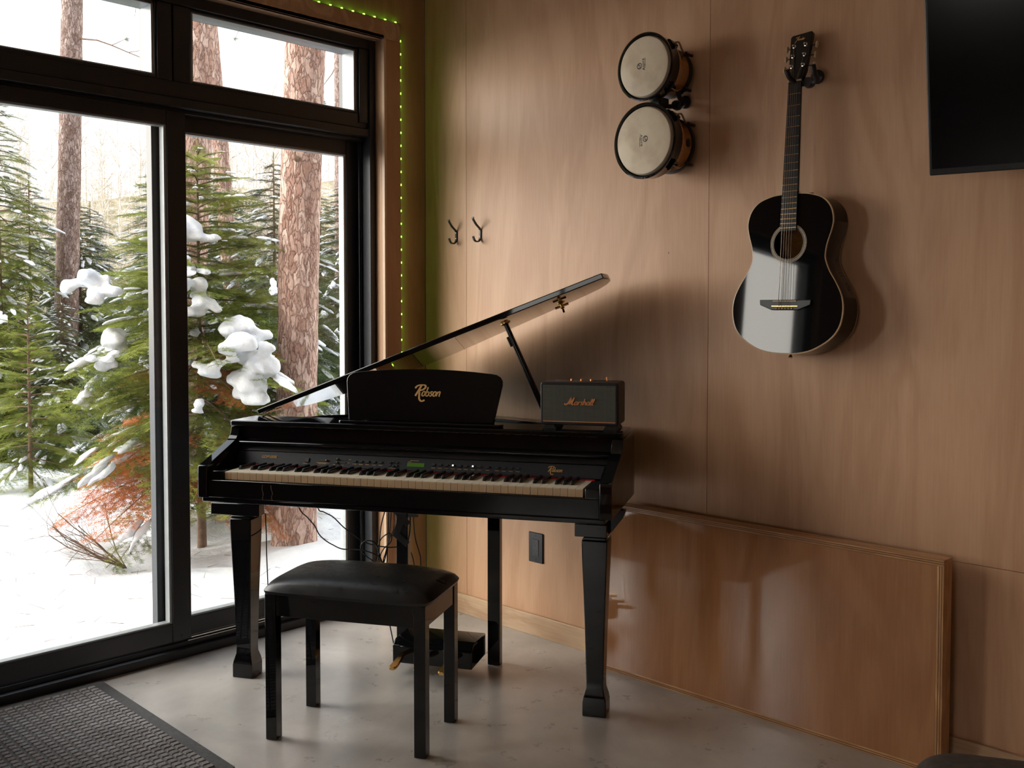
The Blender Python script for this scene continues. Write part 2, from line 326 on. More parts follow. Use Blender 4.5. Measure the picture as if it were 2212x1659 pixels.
def lettering(name, text, x0, z0, h, mat, parent, y, r=0.0011, slant=0.28, flat=0.0006, xs=1.0, Mx=None):
    """strokes laid on the plane y (facing -y); h = x-height"""
    mb = MB(); x = 0.0
    for ch in text:
        adv, st = GL[ch]
        for s_ in st:
            sm = catmull([(p[0], p[1], 0) for p in s_], 4)
            pts = [Vector((x0+(x+p.x+slant*p.y)*h*xs, y, z0+p.y*h)) for p in sm]
            rr = r*(1.5 if ch in 'RMF' else 1.0)
            L = []; Rr = []
            for i, p in enumerate(pts):
                a = pts[max(0, i-1)]; b = pts[min(len(pts)-1, i+1)]; d = (b-a).normalized(); nrm = Vector((d.z, 0, -d.x))
                w = rr*(0.75+0.5*abs(d.z)); L.append(p+nrm*w); Rr.append(p-nrm*w)
            n = len(pts); f = Vector((0, -flat, 0))
            v = L+Rr+[p+f for p in L]+[p+f for p in Rr]
            F = []
            for i in range(n-1):
                F += [(i, i+1, n+i+1, n+i), (2*n+i, 3*n+i, 3*n+i+1, 2*n+i+1), (i, 2*n+i, 2*n+i+1, i+1), (n+i, n+i+1, 3*n+i+1, 3*n+i)]
            F += [(0, n, 3*n, 2*n), (n-1, 3*n-1, 4*n-1, 2*n-1)]
            if Mx: v = [Mx @ q for q in v]
            mb.add(v, F)
        x += adv
    return mb.build(name, mat, parent)
def text_mesh(name, s, size, mat, parent, M, shear=0.0, extr=0.0003):
    c = bpy.data.curves.new(name, 'FONT'); c.body = s; c.size = size; c.shear = shear; c.extrude = extr; c.align_x = 'CENTER'; c.align_y = 'CENTER'; c.resolution_u = 3
    t = bpy.data.objects.new(name+'_c', c); COL.objects.link(t); bpy.context.view_layer.update()
    me = bpy.data.meshes.new_from_object(t); bpy.data.objects.remove(t); me.name = name; me.transform(M)
    me.materials.clear(); me.materials.append(mat); o = bpy.data.objects.new(name, me); COL.objects.link(o)
    if parent: o.parent = parent
    return o
FACE = Matrix.Rotation(PI/2, 4, 'X')      # text laid in xz plane facing -y

# ================================================================== ROOM
def st(o): o['kind'] = 'structure'; return o
def bx(name, mat, *b, parent=None, bevel=0):
    return MB().box(*b).build(name, mat, parent, bevel)
st(MB().box(-0.09, 6.0, -7.0, 0.0, -0.12, 0.0).build('floor', MT['concrete']))
mb = MB()
zs = 3.1
for a, b in ((0.0, 0.2668), (0.2686, 1.4862)): mb.box(a, b, -0.0, 0.018, 0, zs)
for a, b in ((1.488, 2.706), (2.708, 3.926), (3.928, 5.146), (5.148, 6.0)):
    mb.box(a, b, -0.0, 0.018, 0, 0.5915); mb.box(a, b, -0.0, 0.018, 0.593, zs)
mb.cur = 1; mb.box(-0.2, 6.0, 0.0185, 0.2, -0.12, zs)
wbk = st(mb.build('wall_back', [MT['ply'], MT['seal']]))
wbk.location = (0, 0, 0)
mb = MB()
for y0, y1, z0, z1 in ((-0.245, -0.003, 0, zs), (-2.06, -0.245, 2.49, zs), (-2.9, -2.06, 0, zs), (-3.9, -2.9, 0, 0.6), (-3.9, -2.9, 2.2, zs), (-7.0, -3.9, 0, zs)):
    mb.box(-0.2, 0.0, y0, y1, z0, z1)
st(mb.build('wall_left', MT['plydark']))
mb = MB()                                      # wall behind the camera, with an added window opening
for x0, x1, z0, z1 in ((-0.2, 2.5, 0, zs), (3.7, 6.2, 0, zs), (2.5, 3.7, 0, 0.9), (2.5, 3.7, 2.1, zs)): mb.box(x0, x1, -7.2, -7.0, z0, z1)
st(mb.build('wall_front', MT['ply']))
st(bx('wall_right', MT['ply'], 6.0, 6.2, -7.0, 0.2, 0, zs))
st(bx('ceiling', plywood('pale_ceiling_board', (0.80, 0.66, 0.52), (0.70, 0.55, 0.41), 0.5), -0.6, 6.2, -7.2, 0.5, zs, zs+0.2))
st(bx('baseboard_back', MT['plyh'], 0.0, 6.0, -0.014, -0.0005, 0, 0.085, bevel=0.0015))
# casing boards and reveal boards round the glazed doors
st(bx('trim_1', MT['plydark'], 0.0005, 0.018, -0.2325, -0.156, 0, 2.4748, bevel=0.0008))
st(bx('trim_2', MT['plyh'], 0.0005, 0.018, -2.14, -0.156, 2.4752, 2.553, bevel=0.0008))
mb = MB(); mb.box(-0.042, 0.018, -0.2445, -0.2328, 0, 2.4747); mb.box(-0.042, 0.018, -2.05, -0.2447, 2.4752, 2.4895)
st(mb.build('trim_3', MT['reveal']))
# black aluminium outer frame
mb = MB()
mb.box(-0.2, -0.042, -0.275, -0.2328, 0.0, 2.475)          # right jamb
mb.box(-0.2, -0.099, -0.283, -0.275, 0.03, 2.06); mb.box(-0.104, -0.099, -0.292, -0.283, 0.03, 2.05); mb.box(-0.134, -0.129, -0.292, -0.283, 0.03, 2.05)
mb.box(-0.2, -0.045, -2.05, -0.275, 2.434, 2.475)          # head
mb.box(-0.2, -0.052, -0.322, -0.275, 2.12, 2.434)          # transom right side
mb.box(-0.2, -0.06, -2.05, -0.275, 2.098, 2.157)
mb.box(-0.2, -0.048, -2.05, -0.275, 2.062, 2.095)
mb.box(-0.2, -0.085, -2.05, -0.275, 2.048, 2.062)
mb.box(-0.2, -0.055, -1.222, -1.166, 2.157, 2.434); mb.box(-0.2, -0.055, -1.160, -1.094, 2.157, 2.434); mb.box(-0.2, -0.07, -1.17, -1.15, 2.157, 2.434)
mb.box(-0.2, -0.042, -2.05, -1.98, 0, 2.475)
st(mb.build('trim_4', MT['alu'], bevel=0.002))
mb = MB()                                      # door sill with tracks
mb.box(-0.26, -0.0905, -2.05, -0.2328, -0.1, 0.032); mb.box(-0.2, -0.125, -2.05, -0.275, 0.032, 0.040)
mb.box(-0.122, -0.119, -2.05, -0.275, 0.032, 0.052); mb.box(-0.20, -0.128, -2.05, -0.275, 0.04, 0.058)
sl_ = st(mb.build('trim_5', MT['alu'], bevel=0.0015))
mb = MB(); mb.box(-0.1235, -0.1175, -1.10, -0.284, 0.052, 0.0545); mb.box(-0.132, -0.1275, -1.10, -0.284, 0.058, 0.062); mb.box(-0.140, -0.1365, -1.10, -0.284, 0.058, 0.064)
mb.build('track', MT['chrome'], sl_)
def sash(name, x0, x1, y0, y1, z0, z1, gy0, gy1, gz0, gz1, beadw=0.008):
    r = st(empty(name, ((x0+x1)/2, (y0+y1)/2, z0)))
    off = Vector(r.location)
    def L(m_):
        m_.v = [(a-off.x, b-off.y, c-off.z) for a, b, c in m_.v]; return m_
    mb = MB(); mb.box(x0, x1, y0, gy0, z0, z1); mb.box(x0, x1, gy1, y1, z0, z1); mb.box(x0+.001, x1-.001, gy0, gy1, z0, gz0); mb.box(x0+.001, x1-.001, gy0, gy1, gz1, z1)
    # shallow grooves read as shadow lines along the rails
    L(mb).build('sash_frame', MT['alu'], r, bevel=0.003)
    mb = MB(); b = beadw; xm = (x0+x1)/2
    mb.box(x0+.004, x1-.006, gy1-b, gy1-.0004, gz0, gz1); mb.box(x0+.004, x1-.006, gy0+.0004, gy0+b, gz0, gz1)
    mb.box(x0+.004, x1-.006, gy0+b, gy1-b, gz0+.0004, gz0+b*.6); mb.box(x0+.004, x1-.006, gy0+b, gy1-b, gz1-b*.6, gz1-.0004)
    L(mb).build('glazing_bead', MT['alu2'], r)
    mb = MB(); mb.box(xm-.002, xm+.002, gy0+b*.5, gy1-b*.5, gz0+b*.3, gz1-b*.3); L(mb).build('pane', MT['glass'], r)
    return r
d1 = sash('door_1', -0.118, -0.075, -1.985, -1.106, 0.074, 2.052, -1.915, -1.181, 0.145, 1.998, 0.010)
d2 = sash('door_2', -0.172, -0.127, -1.215, -0.277, 0.068, 2.055, -1.155, -0.338, 0.138, 1.990, 0.012)
o = MB().lathe([(0.0001, 0), (0.006, 0), (0.005, 0.002), (0.0001, 0.002)], 12, Matrix.Translation((0.0215, 0.40, 0.02)) @ Matrix.Rotation(PI/2, 4, 'Y')).build('screw_plug', MT['seal'], d1)
sash('window_1', -0.15, -0.06, -1.98, -1.222, 2.157, 2.434, -1.95, -1.232, 2.170, 2.424, 0.008)
sash('window_2', -0.15, -0.06, -1.094, -0.322, 2.157, 2.434, -1.086, -0.334, 2.166, 2.424, 0.008)
r = st(empty('window_3', (3.1, -7.1, 0.9)))  # unseen window, added to bring more daylight onto the wall
mb = MB(); mb.box(-0.6, -0.54, -.04, .04, 0, 1.2); mb.box(0.54, 0.6, -.04, .04, 0, 1.2); mb.box(-0.54, 0.54, -.04, .04, 0, .06); mb.box(-0.54, 0.54, -.04, .04, 1.14, 1.2); mb.box(-.02, .02, -.04, .04, .06, 1.14)
mb.build('sash_frame', MT['alu'], r); MB().box(-0.54, 0.54, -.003, .003, .06, 1.14).build('pane', MT['glass'], r)

sash('window_4', -0.15, -0.06, -3.9, -2.9, 0.6, 2.2, -3.82, -2.98, 0.68, 2.12)

# ceiling lights out of frame above
protol = None
for x, y, lb_ in ((1.1, -1.5, 'nearest the piano corner'), (2.7, -1.5, 'in front of the television'), (1.9, -4.4, 'beside the second glass door'), (3.6, -4.4, 'farthest from the piano')):
    r = empty('ceiling_light', (x, y, zs))
    tag(r, 'small round warm recessed ceiling light '+lb_, 'light', 'recessed ceiling lights')
    if protol is None:
        p1 = MB().lathe([(0.045, 0), (0.06, 0), (0.06, -0.008), (0.045, -0.008)], 24).build('trim_ring', MT['satin'], r)
        p2 = MB().lathe([(0.0001, -0.002), (0.045, -0.002), (0.045, -0.004), (0.0001, -0.004)], 24).build('lamp_disc', MT['lamp'], r); protol = (p1, p2)
    else:
        for p in protol: dup(p, r)

# green LED strip on the outer edge of the casing
ls = tag(empty('led_strip', (0, 0, 0)), 'green LED light strip along the outer edge of the door casing', 'light strip')
mb = MB(); mb.box(0.004, 0.0165, -0.1558, -0.1545, 0.02, 2.553); mb.box(0.004, 0.0165, -0.75, -0.156, 2.5533, 2.5546)
mb.build('strip_tape', MT['rubber'], ls)
L0 = MB().box(-0.0022, 0.0022, -0.0022, 0.0022, -0.0035, 0.0035).build('led', MT['led'], ls)
L0.location = (0.0135, -0.1523, 2.482)
for k in range(1, 44): dup(L0, ls, (0.0135, -0.1523, 2.482-0.0562*k))
for k in range(10): dup(L0, ls, (0.0135, -0.178-0.0562*k, 2.5568), (PI/2, 0, 0))

# ================================================================== PIANO (local frame: x right, y back, z up)
PI_ROT = math.radians(28.8)
P = tag(empty('digital_grand_piano', (0.4, -1.228, 0), (0, 0, PI_ROT)), 'black glossy baby grand digital piano with raised lid across the corner', 'piano')
G = MT['gloss']
def pb(name, mat=G, parent=P, bevel=0.002, **b):
    return MB().box(b['x'][0], b['x'][1], b['y'][0], b['y'][1], b['z'][0], b['z'][1]).build(name, mat, parent, bevel)
# curved rim: plan outline of the case
outer = [(-0.09, 0.20), (-0.09, 0.78), (-0.075, 0.84), (-0.03, 0.885), (0.03, 0.915), (0.12, 0.965), (0.22, 1.01), (0.32, 1.04), (0.42, 1.045), (0.52, 1.02), (0.62, 0.975), (0.72, 0.925), (0.82, 0.875), (0.92, 0.825), (1.02, 0.78), (1.12, 0.735), (1.20, 0.69), (1.255, 0.62), (1.29, 0.53), (1.309, 0.44), (1.31, 0.40), (1.31, 0.20)]
def offset(poly, d):
    out = []
    for i, p in enumerate(poly):
        a = Vector(poly[max(0, i-1)]); b = Vector(poly[min(len(poly)-1, i+1)]); t = (b-a).normalized(); n = Vector((t.y, -t.x)); q = Vector(p)+n*d; out.append((q.x, q.y))
    return out
inner = offset(outer, 0.03)
mb = MB(); n = len(outer); rg = []
for p, q in zip(outer, inner):
    h_ = 0.907-0.026*min(1, max(0, (p[1]-0.45)/0.35))
    rg.append([(p[0], p[1], 0.69), (p[0], p[1], h_-.008), (p[0]+(q[0]-p[0])*.25, p[1]+(q[1]-p[1])*.25, h_), (q[0], q[1], h_), (q[0], q[1], 0.69)])
mb.loft(rg)
mb.build('rim', G, P, smooth=True)
mb = MB(); mb.prism([(p[0], p[1]) for p in offset(outer, 0.028)]+[(1.275, 0.02), (-0.055, 0.02)], 0.692, 0.702); mb.build('bottom_board', MT['satin'], P)
mb = MB(); mb.prism([(p[0], p[1]) for p in offset(outer, 0.031)]+[(1.275, 0.36), (-0.055, 0.36)], 0.862, 0.868); mb.build('soundboard', MT['satin'], P)
# cheeks (end blocks of the keyboard)
prof = [(-0.02, 0.689), (-0.02, 0.790)]+[(-0.017, 0.797), (-0.008, 0.8005), (0.035, 0.8095)]+[(0.150, 0.8545), (0.172, 0.866), (0.186, 0.884), (0.192, 0.906), (0.36, 0.906), (0.36, 0.689)]
prof = [(-0.02, 0.689), (-0.02, 0.789), (-0.016, 0.7965), (0.0, 0.8015), (0.150, 0.8560), (0.170, 0.866), (0.183, 0.882), (0.190, 0.906), (0.33, 0.906), (0.33, 0.689)]
for x0, x1 in ((-0.0905, -0.057), (1.273, 1.3105)):
    MB().prism(prof, x0, x1, axis=0).build('cheek', G, P, bevel=0.0022)
for x0, x1 in ((-0.057, -0.004), (1.226, 1.273)):
    pb('key_block', x=(x0, x1), y=(-0.006, 0.152), z=(0.745, 0.7785), bevel=0.0035)
for x0 in (-0.0565, 1.2645):                   # slanted guide strip inside each cheek
    MB().prism([(0.004, 0.779), (0.012, 0.7785), (0.115, 0.826), (0.108, 0.829)], x0, x0+0.008, axis=0).build('fallboard_guide', G, P)
pb('keyslip', x=(-0.057, 1.273), y=(-0.013, 0.010), z=(0.689, 0.7495), bevel=0.003)
pb('keybed', x=(-0.082, 1.289), y=(-0.010, 0.35), z=(0.6725, 0.6895), bevel=0.004)
pb('key_tray', MT['satin'], x=(-0.05, 1.27), y=(0.010, 0.20), z=(0.690, 0.742), bevel=0)
# worn marks of scratched varnish on the keyslip
for pts in ([(0.148, 0.742), (0.146, 0.725), (0.150, 0.710), (0.147, 0.695), (0.151, 0.6905)], [(0.178, 0.741), (0.180, 0.726), (0.184, 0.714), (0.180, 0.700), (0.183, 0.691)]):
    mb = MB(); pp_ = catmull([(x, -0.0133, z) for x, z in pts], 5); rs = [0.0006+0.0014*abs(math.sin(i*1.3)) for i in range(len(pp_))]
    L_ = [Vector((p.x-r, p.y, p.z)) for p, r in zip(pp_, rs)]; R_ = [Vector((p.x+r, p.y, p.z)) for p, r in zip(pp_, rs)]
    k = len(L_); mb.add(L_+R_, [(i, i+1, k+i+1, k+i) for i in range(k-1)]); mb.build('scratch', MT['steel'], P)
# keys
wk = MB().add([(0.0004, 0.0, 0.7505), (0.0229, 0.0, 0.7505), (0.0229, 0.0, 0.7735), (0.0004, 0.0, 0.7735)], [(0, 1, 2, 3)])
wk = MB(); wk.cur = 0; wk.box(0.0004, 0.0229, 0.0006, 0.150, 0.7525, 0.7765); wk.cur = 1; wk.box(0.0006, 0.0227, 0.0, 0.0008, 0.7505, 0.7735)
w0 = wk.build('white_key', [MT['ivory'], MT['ivorytan']], P, bevel=0.0008)
for i in range(1, 52): dup(w0, P, (0.02346*i, 0, 0))
bk = MB(); bk.frustum([(-0.0052, 0.052, 0.7768), (0.0052, 0.052, 0.7768), (0.0052, 0.150, 0.7768), (-0.0052, 0.150, 0.7768)], [(-0.0042, 0.060, 0.7885), (0.0042, 0.060, 0.7885), (0.0045, 0.150, 0.7885), (-0.0045, 0.150, 0.7885)])
b0 = None
for i in range(51):
    if i % 7 in (0, 2, 3, 5, 6):
        x = 0.02346*(i+1)+{0: 0.001, 2: -0.002, 3: 0.002, 5: -0.0025, 6: 0.0}[i % 7]
        if b0 is None: b0 = bk.build('black_key', MT['blackkey'], P, bevel=0.0012); b0.location = (x, 0, 0)
        else: dup(b0, P, (x, 0, 0))
pb('felt_strip', MT['red'], x=(-0.004, 1.226), y=(0.1505, 0.156), z=(0.770, 0.7795), bevel=0)
# control panel: slanted fascia behind the keys
def slant(y0, z0, y1, z1, t=0.004): return [(y0, z0), (y1, z1), (y1+0.02, z1), (y0+0.02, z0)]
CPm = Matrix.Translation((0, 0.156, 0.782)) @ Matrix.Rotation(-math.atan2(0.020, 0.040), 4, 'X')   # local z runs up the slanted face
cp = MB().prism(slant(0.156, 0.781, 0.176, 0.8215), -0.05, 1.268, axis=0).build('control_panel', MT['panelblack'], P, bevel=0.001)
def onp(mb_or_v): return [tuple(CPm @ Vector(v)) for v in mb_or_v]
def cbox(name, mat, x0, x1, z0, z1, t, t0=0.0, bevel=0.0004):
    m_ = MB().box(x0, x1, -t, -t0+0.001, z0, z1); m_.v = onp(m_.v); return m_.build(name, mat, cp, bevel)
cbox('power_switch', MT['rubber'], 0.212, 0.226, 0.012, 0.028, 0.003)
for x0, x1, z0, z1, kx in ((0.262, 0.302, 0.018, 0.0245, 0.291), (0.326, 0.366, 0.025, 0.031, 0.331), (0.324, 0.364, 0.013, 0.019, 0.331)):
    cbox('slider_slot', MT['rubber'], x0, x1, z0, z1, 0.0006); cbox('slider_knob', MT['rubber'], kx-0.005, kx+0.005, z0+.0003, z1-.0003, 0.005); cbox('slider_mark', MT['ivory'], kx-0.0007, kx+0.0007, z0+.0005, z1-.0005, 0.0055)
bt = None
for x in (0.397, 0.420, 0.444, 0.468, 0.492, 0.681, 0.704, 0.7265, 0.749, 0.772, 0.794, 0.818, 0.841, 0.869, 0.901, 0.924, 0.948, 0.971):
    z = 0.017
    if bt is None:
        m_ = MB().box(-0.006, 0.006, -0.0028, 0.001, -0.0035, 0.0035); bt = m_.build('push_button', MT['rubber'], cp, 0.0006)
    else: bt = dup(bt, cp)
    bt.matrix_local = CPm @ Matrix.Translation((x, 0, z+0.006))
for x, z in ((0.526, .0245), (0.538, .027), (0.550, .0245), (0.526, .014), (0.550, .014), (0.538, .0115)): cbox('cursor_button', MT['rubber'], x-.0045, x+.0045, z-.003, z+.003, 0.0028)
for x in (0.749, 0.818): cbox('indicator_light', MT['dotlight'], x-.0024, x+.0024, .0205, .0255, 0.0042)
cbox('lcd_display', MT['lcd'], 0.587, 0.648, 0.0135, 0.0265, 0.0008)
for x0, x1, z in ((0.205, 0.222, .008), (0.256, 0.303, .0125), (0.262, 0.292, .009), (0.318, 0.327, .0075), (0.336, 0.340, .0075), (0.349, 0.358, .0075), (0.373, 0.382, .028), (0.371, 0.379, .0155)) + tuple((x-.007, x+.007, .0125) for x in (0.397, 0.420, 0.444, 0.468, 0.492)) + tuple((x-.0065, x+.0065, .0115) for x in (0.681, 0.704, 0.7265, 0.749, 0.772, 0.794, 0.818, 0.841, 0.869, 0.901, 0.924, 0.948, 0.971)) + ((0.524, 0.548, .0045), (0.596, 0.626, .0335), (0.588, 0.600, .029)):
    cbox('printed_caption', MT['gold'], x0, x1, z, z+0.0012, 0.00035, bevel=0)
text_mesh('model_lettering', 'GDP1000L', 0.0135, MT['gold'], cp, CPm @ Matrix.Translation((0.072, -0.0006, 0.026)) @ FACE, shear=0.25)
lettering('maker_lettering', 'Robson', 1.068, 0.0165, 0.0078, MT['gold'], cp, -0.0006, r=0.0009, xs=0.98, Mx=CPm)
# folded fallboard steps and front fascia
MB().prism(slant(0.176, 0.8235, 0.186, 0.842), -0.05, 1.268, axis=0).build('fallboard', MT['satin'], P, bevel=0.0015)
MB().prism([(0.172, 0.8445), (0.168, 0.849), (0.169, 0.8555), (0.176, 0.860), (0.215, 0.861), (0.215, 0.8445)], -0.05, 1.268, axis=0).build('fallboard_roll', G, P, bevel=0.002)
pb('front_fascia', x=(-0.056, 1.272), y=(0.198, 0.215), z=(0.861, 0.9065), bevel=0.001)
# fixed front top board
tb = MB().prism(rrect(-0.092, 1.3125, 0.178, 0.356, 0.012), 0.9075, 0.9275).build('top_board', G, P, bevel=0.005, seg=3)
# raised main lid, hinged along the left side
lid = empty('lid', (-0.080, 0, 0.9305), (0, -math.radians(20.8), 0), P)
lo = [(0.0, 0.358), (0.0, 0.76), (0.012, 0.82), (0.05, 0.865), (0.12, 0.915), (0.22, 0.97), (0.32, 1.02), (0.42, 1.052), (0.50, 1.052), (0.58, 1.03), (0.68, 0.985), (0.80, 0.93), (0.92, 0.88), (1.04, 0.825), (1.15, 0.775), (1.25, 0.725), (1.31, 0.68), (1.352, 0.615), (1.378, 0.54), (1.387, 0.46), (1.385, 0.358)]
mb = MB(); mb.prism(lo, 0.0, 0.019); mb.build('lid_board', G, lid, bevel=0.003, seg=2)
for y in (0.385, 0.425):                         # brass hinge
    mb = MB(); mb.prism(rrect(0.012, 0.060, y-0.008, y+0.012, 0.006), -0.0022, -0.0004); mb.tube([(0.010, y-0.008, -0.002), (0.010, y+0.012, -0.002)], 0.0028, 8); mb.build('hinge', MT['brass'], lid)
q = empty('lid_catch', (1.165, 0.62, 0), (0, 0, 0), lid)
MB().lathe([(0.0001, 0), (0.016, 0), (0.016, -0.003), (0.007, -0.006), (0.006, -0.018), (0.009, -0.022), (0.0001, -0.024)], 20).build('catch_boss', MT['brass'], q)
MB().tube([(-0.026, 0, -0.013), (0.026, 0, -0.013)], 0.0045, 10).build('catch_bar', MT['brass'], q)
MB().tube([(0, 0.0, -0.024), (0, -0.004, -0.038)], 0.004, 10).build('catch_pin', MT['brass'], q)
# prop stick
top = Vector((-0.080+0.995*math.cos(math.radians(20.8)), 0.425, 0.9305+0.995*math.sin(math.radians(20.8))-0.004)); bot = Vector((1.040, 0.425, 0.869))
pr = empty('prop_stick', bot, (0, 0, 0), P); d_ = top-bot
MB().tube([(0, 0, 0), d_*0.5, d_*0.97], [0.0105, 0.0105, 0.0085], 14).build('prop_rod', G, pr, smooth=True)
MB().lathe([(0.0001, 0), (0.012, 0), (0.019, 0.004), (0.019, 0.008), (0.013, 0.011), (0.016, 0.015), (0.0001, 0.017)], 20, Matrix.Translation(d_*0.965) @ d_.to_track_quat('Z', 'Y').to_matrix().to_4x4()).build('prop_cup', MT['brass'], pr, smooth=True)
MB().tube([d_*0.86+Vector((-0.013, 0, 0)), d_*0.78+Vector((-0.013, 0, 0))], 0.006, 8).build('prop_clip', MT['rubber'], pr)
# music desk
md_ = empty('music_desk', (0.602, 0.235, 0.9275), (0, 0, 0), P)
MB().prism(rrect(-0.285, 0.30, -0.035, 0.012, 0.012), 0.0, 0.010).build('desk_ledge', G, md_, bevel=0.003)
lean = math.radians(14)
pts = [(-0.262, 0.0), (-0.284, 0.132)]+[(-0.283, 0.146), (-0.276, 0.158), (-0.262, 0.166), (-0.245, 0.169)]+[(x, 0.169+0.013*(1-(x/0.245)**2)) for x in (-0.18, -0.12, -0.06, 0, 0.06, 0.12, 0.18)]+[(0.245, 0.169), (0.262, 0.166), (0.276, 0.158), (0.283, 0.146), (0.284, 0.132), (0.262, 0.0)]
mb = MB(); mb.prism(pts, 0.0, 0.012, axis=1); Md = Matrix.Translation((0.004, -0.004, 0.010)) @ Matrix.Rotation(-lean, 4, 'X'); mb.v = [tuple(Md @ Vector(v)) for v in mb.v]
mb.build('desk_panel', G, md_, bevel=0.0025)
lettering('maker_lettering', 'Robson', -0.032, 0.088, 0.0160, MT['gold'], md_, -0.0006, r=0.0019, xs=0.94, Mx=Md)
# front legs
def leg(x0):
    L_ = empty('leg', (x0, 0.232, 0), (0, 0, 0), P)
    def sq(w, d, z, dx=0): return [(-w/2+dx, -d/2, z), (w/2+dx, -d/2, z), (w/2+dx, d/2, z), (-w/2+dx, d/2, z)]
    mb = MB(); mb.loft([sq(.078, .075, 0), sq(.078, .075, .045), sq(.072, .070, .062), sq(.058, .058, .085), sq(.056, .056, .11), sq(.066, .066, .30), sq(.084, .082, .56), sq(.084, .082, .575)])
    mb.build('leg_shaft', G, L_, bevel=0.003)
    MB().prism([(-.042, .577), (.042, .577), (.034, .586), (-.034, .586)], -.041, .041, axis=1).build('leg_collar', G, L_, bevel=0.002)
    return L_
for x0 in (-0.060, 1.218):
    L_ = leg(x0)
    mb = MB(); mb.box(-0.118 if x0 < 0 else -0.065, 0.075 if x0 < 0 else 0.04, -0.040, 0.0, 0.586, 0.628); mb.build('leg_block', G, L_, bevel=0.002)
    mb = MB(); mb.prism([(-0.034, 0.585), (0.034, 0.585), (0.05, 0.60), (0.085, 0.645), (0.095, 0.672), (-0.034, 0.672)], 0.0005, 0.03, axis=1); mb.build('leg_bracket', G, L_, bevel=0.002)
    mb = MB(); mb.prism([(-0.030, 0.586), (0.10, 0.586), (0.17, 0.62), (0.20, 0.672), (-0.030, 0.672)], -0.015, 0.015, axis=0); mb.build('leg_bracket', G, L_, bevel=0.002)
# pedal unit between two rear posts
for x0 in (0.382, 0.745): pb('rear_post', x=(x0, x0+0.047), y=(0.565, 0.600), z=(0, 0.672), bevel=0.002)
mb = MB()
bxp = [(0.433, 0.040), (0.433, 0.110), (0.50, 0.135), (0.575, 0.135), (0.575, 0.040)]
mb.prism([(0.395, 0.036), (0.395, 0.100), (0.425, 0.118), (0.565, 0.118), (0.565, 0.036)], 0.435, 0.738, axis=0)
pbx = mb.build('pedal_box', G, P, bevel=0.004)
for x0 in (0.475, 0.567, 0.659):
    pts = [(0, 0.40), (0, 0.365), (0.0, 0.345), (0.0, 0.32), (0.0, 0.305)]
    rings = []
    for (y, w, z) in ((0.40, .010, .072), (0.372, .011, .066), (0.345, .014, .060), (0.318, .0165, .056), (0.300, .0155, .054), (0.292, .009, .053)):
        rings.append([(x0-w, y, z), (x0-w*.7, y, z+.005), (x0+w*.7, y, z+.005), (x0+w, y, z), (x0+w*.8, y, z-.006), (x0-w*.8, y, z-.006)])
    MB().loft(rings).build('pedal', MT['brass'], P, smooth=True)
# black tape on the left rear post
mb = MB()
for a, b in (((0.376, 0.5635, 0.565), (0.432, 0.5635, 0.505)), ((0.432, 0.5632, 0.600), (0.378, 0.5632, 0.455)), ((0.378, 0.5628, 0.47), (0.43, 0.5628, 0.43))):
    a = Vector(a); b = Vector(b); t = (b-a).normalized(); nn = Vector((-t.z, 0, t.x))*0.013
    mb.add([a-nn, b-nn, b+nn, a+nn, a-nn+Vector((0, .001, 0)), b-nn+Vector((0, .001, 0)), b+nn+Vector((0, .001, 0)), a+nn+Vector((0, .001, 0))], [(0, 1, 2, 3), (4, 7, 6, 5), (0, 4, 5, 1), (1, 5, 6, 2), (2, 6, 7, 3), (3, 7, 4, 0)])
mb.add([(0.43, 0.563, 0.565), (0.478, 0.556, 0.545), (0.474, 0.556, 0.538), (0.43, 0.563, 0.535)], [(0, 1, 2, 3)])
mb.build('tape', MT['rubber'], P)
# cables hanging under the case
def cable(pts, label, r=0.0024, dz=0, name='cable'):
    MB().tube(catmull(pts, 6), r, 8).build(name, MT['rubber'], P, smooth=True)
cable([(0.075, 0.50, 0.675), (0.089, .5, .565), (0.114, .5, .549), (0.152, .5, .532), (0.192, .5, .498), (0.228, .5, .474), (0.264, .505, .45), (0.309, .51, .433), (0.364, .52, .425), (0.420, .61, .395), (0.44, .62, .25), (0.43, .63, .02)], 'black cable drooping under the piano, the upper of two across the door glass')
cable([(-0.01, .48, .66), (0.021, .48, .562), (0.056, .48, .528), (0.085, .48, .498), (0.104, .48, .466), (0.132, .48, .444), (0.161, .48, .43), (0.201, .48, .417), (0.273, .49, .416), (0.322, .50, .40), (0.344, .51, .379), (0.36, .53, .30), (0.40, .62, .15), (0.42, .63, .01)], 'black cable sagging lower from under the piano toward the door frame')
cable([(0.36, .545, .60), (0.335, .53, .50), (0.332, .505, .375), (0.303, .50, .382), (0.279, .495, .401), (0.268, .495, .424), (0.276, .497, .443), (0.298, .50, .451), (0.319, .505, .443), (0.332, .51, .414), (0.334, .52, .36), (0.35, .54, .30), (0.36, .55, .62)], 'loop of black cable left of the taped rear post, the wide left loop')
cable([(0.372, .55, .64), (0.366, .545, .50), (0.347, .53, .366), (0.329, .525, .40), (0.325, .525, .426), (0.337, .53, .455), (0.363, .535, .474), (0.374, .54, .464), (0.367, .545, .438), (0.336, .55, .409), (0.323, .55, .373), (0.34, .55, .30), (0.35, .56, .12)], 'loop of black cable beside the taped rear post, the tall narrow loop')
cable([(0.377, .552, .66), (0.383, .54, .505), (0.372, .535, .469), (0.362, .53, .433), (0.352, .53, .397), (0.343, .53, .361), (0.34, .54, .25), (0.36, .60, .01)], 'black cable hanging straight down against the taped rear post')
cable([(0.435, .60, .66), (0.436, .61, .50), (0.444, .61, .438), (0.457, .61, .396), (0.464, .61, .356), (0.458, .62, .25), (0.42, .66, .01)], 'black cable hanging on the right of the taped rear post')
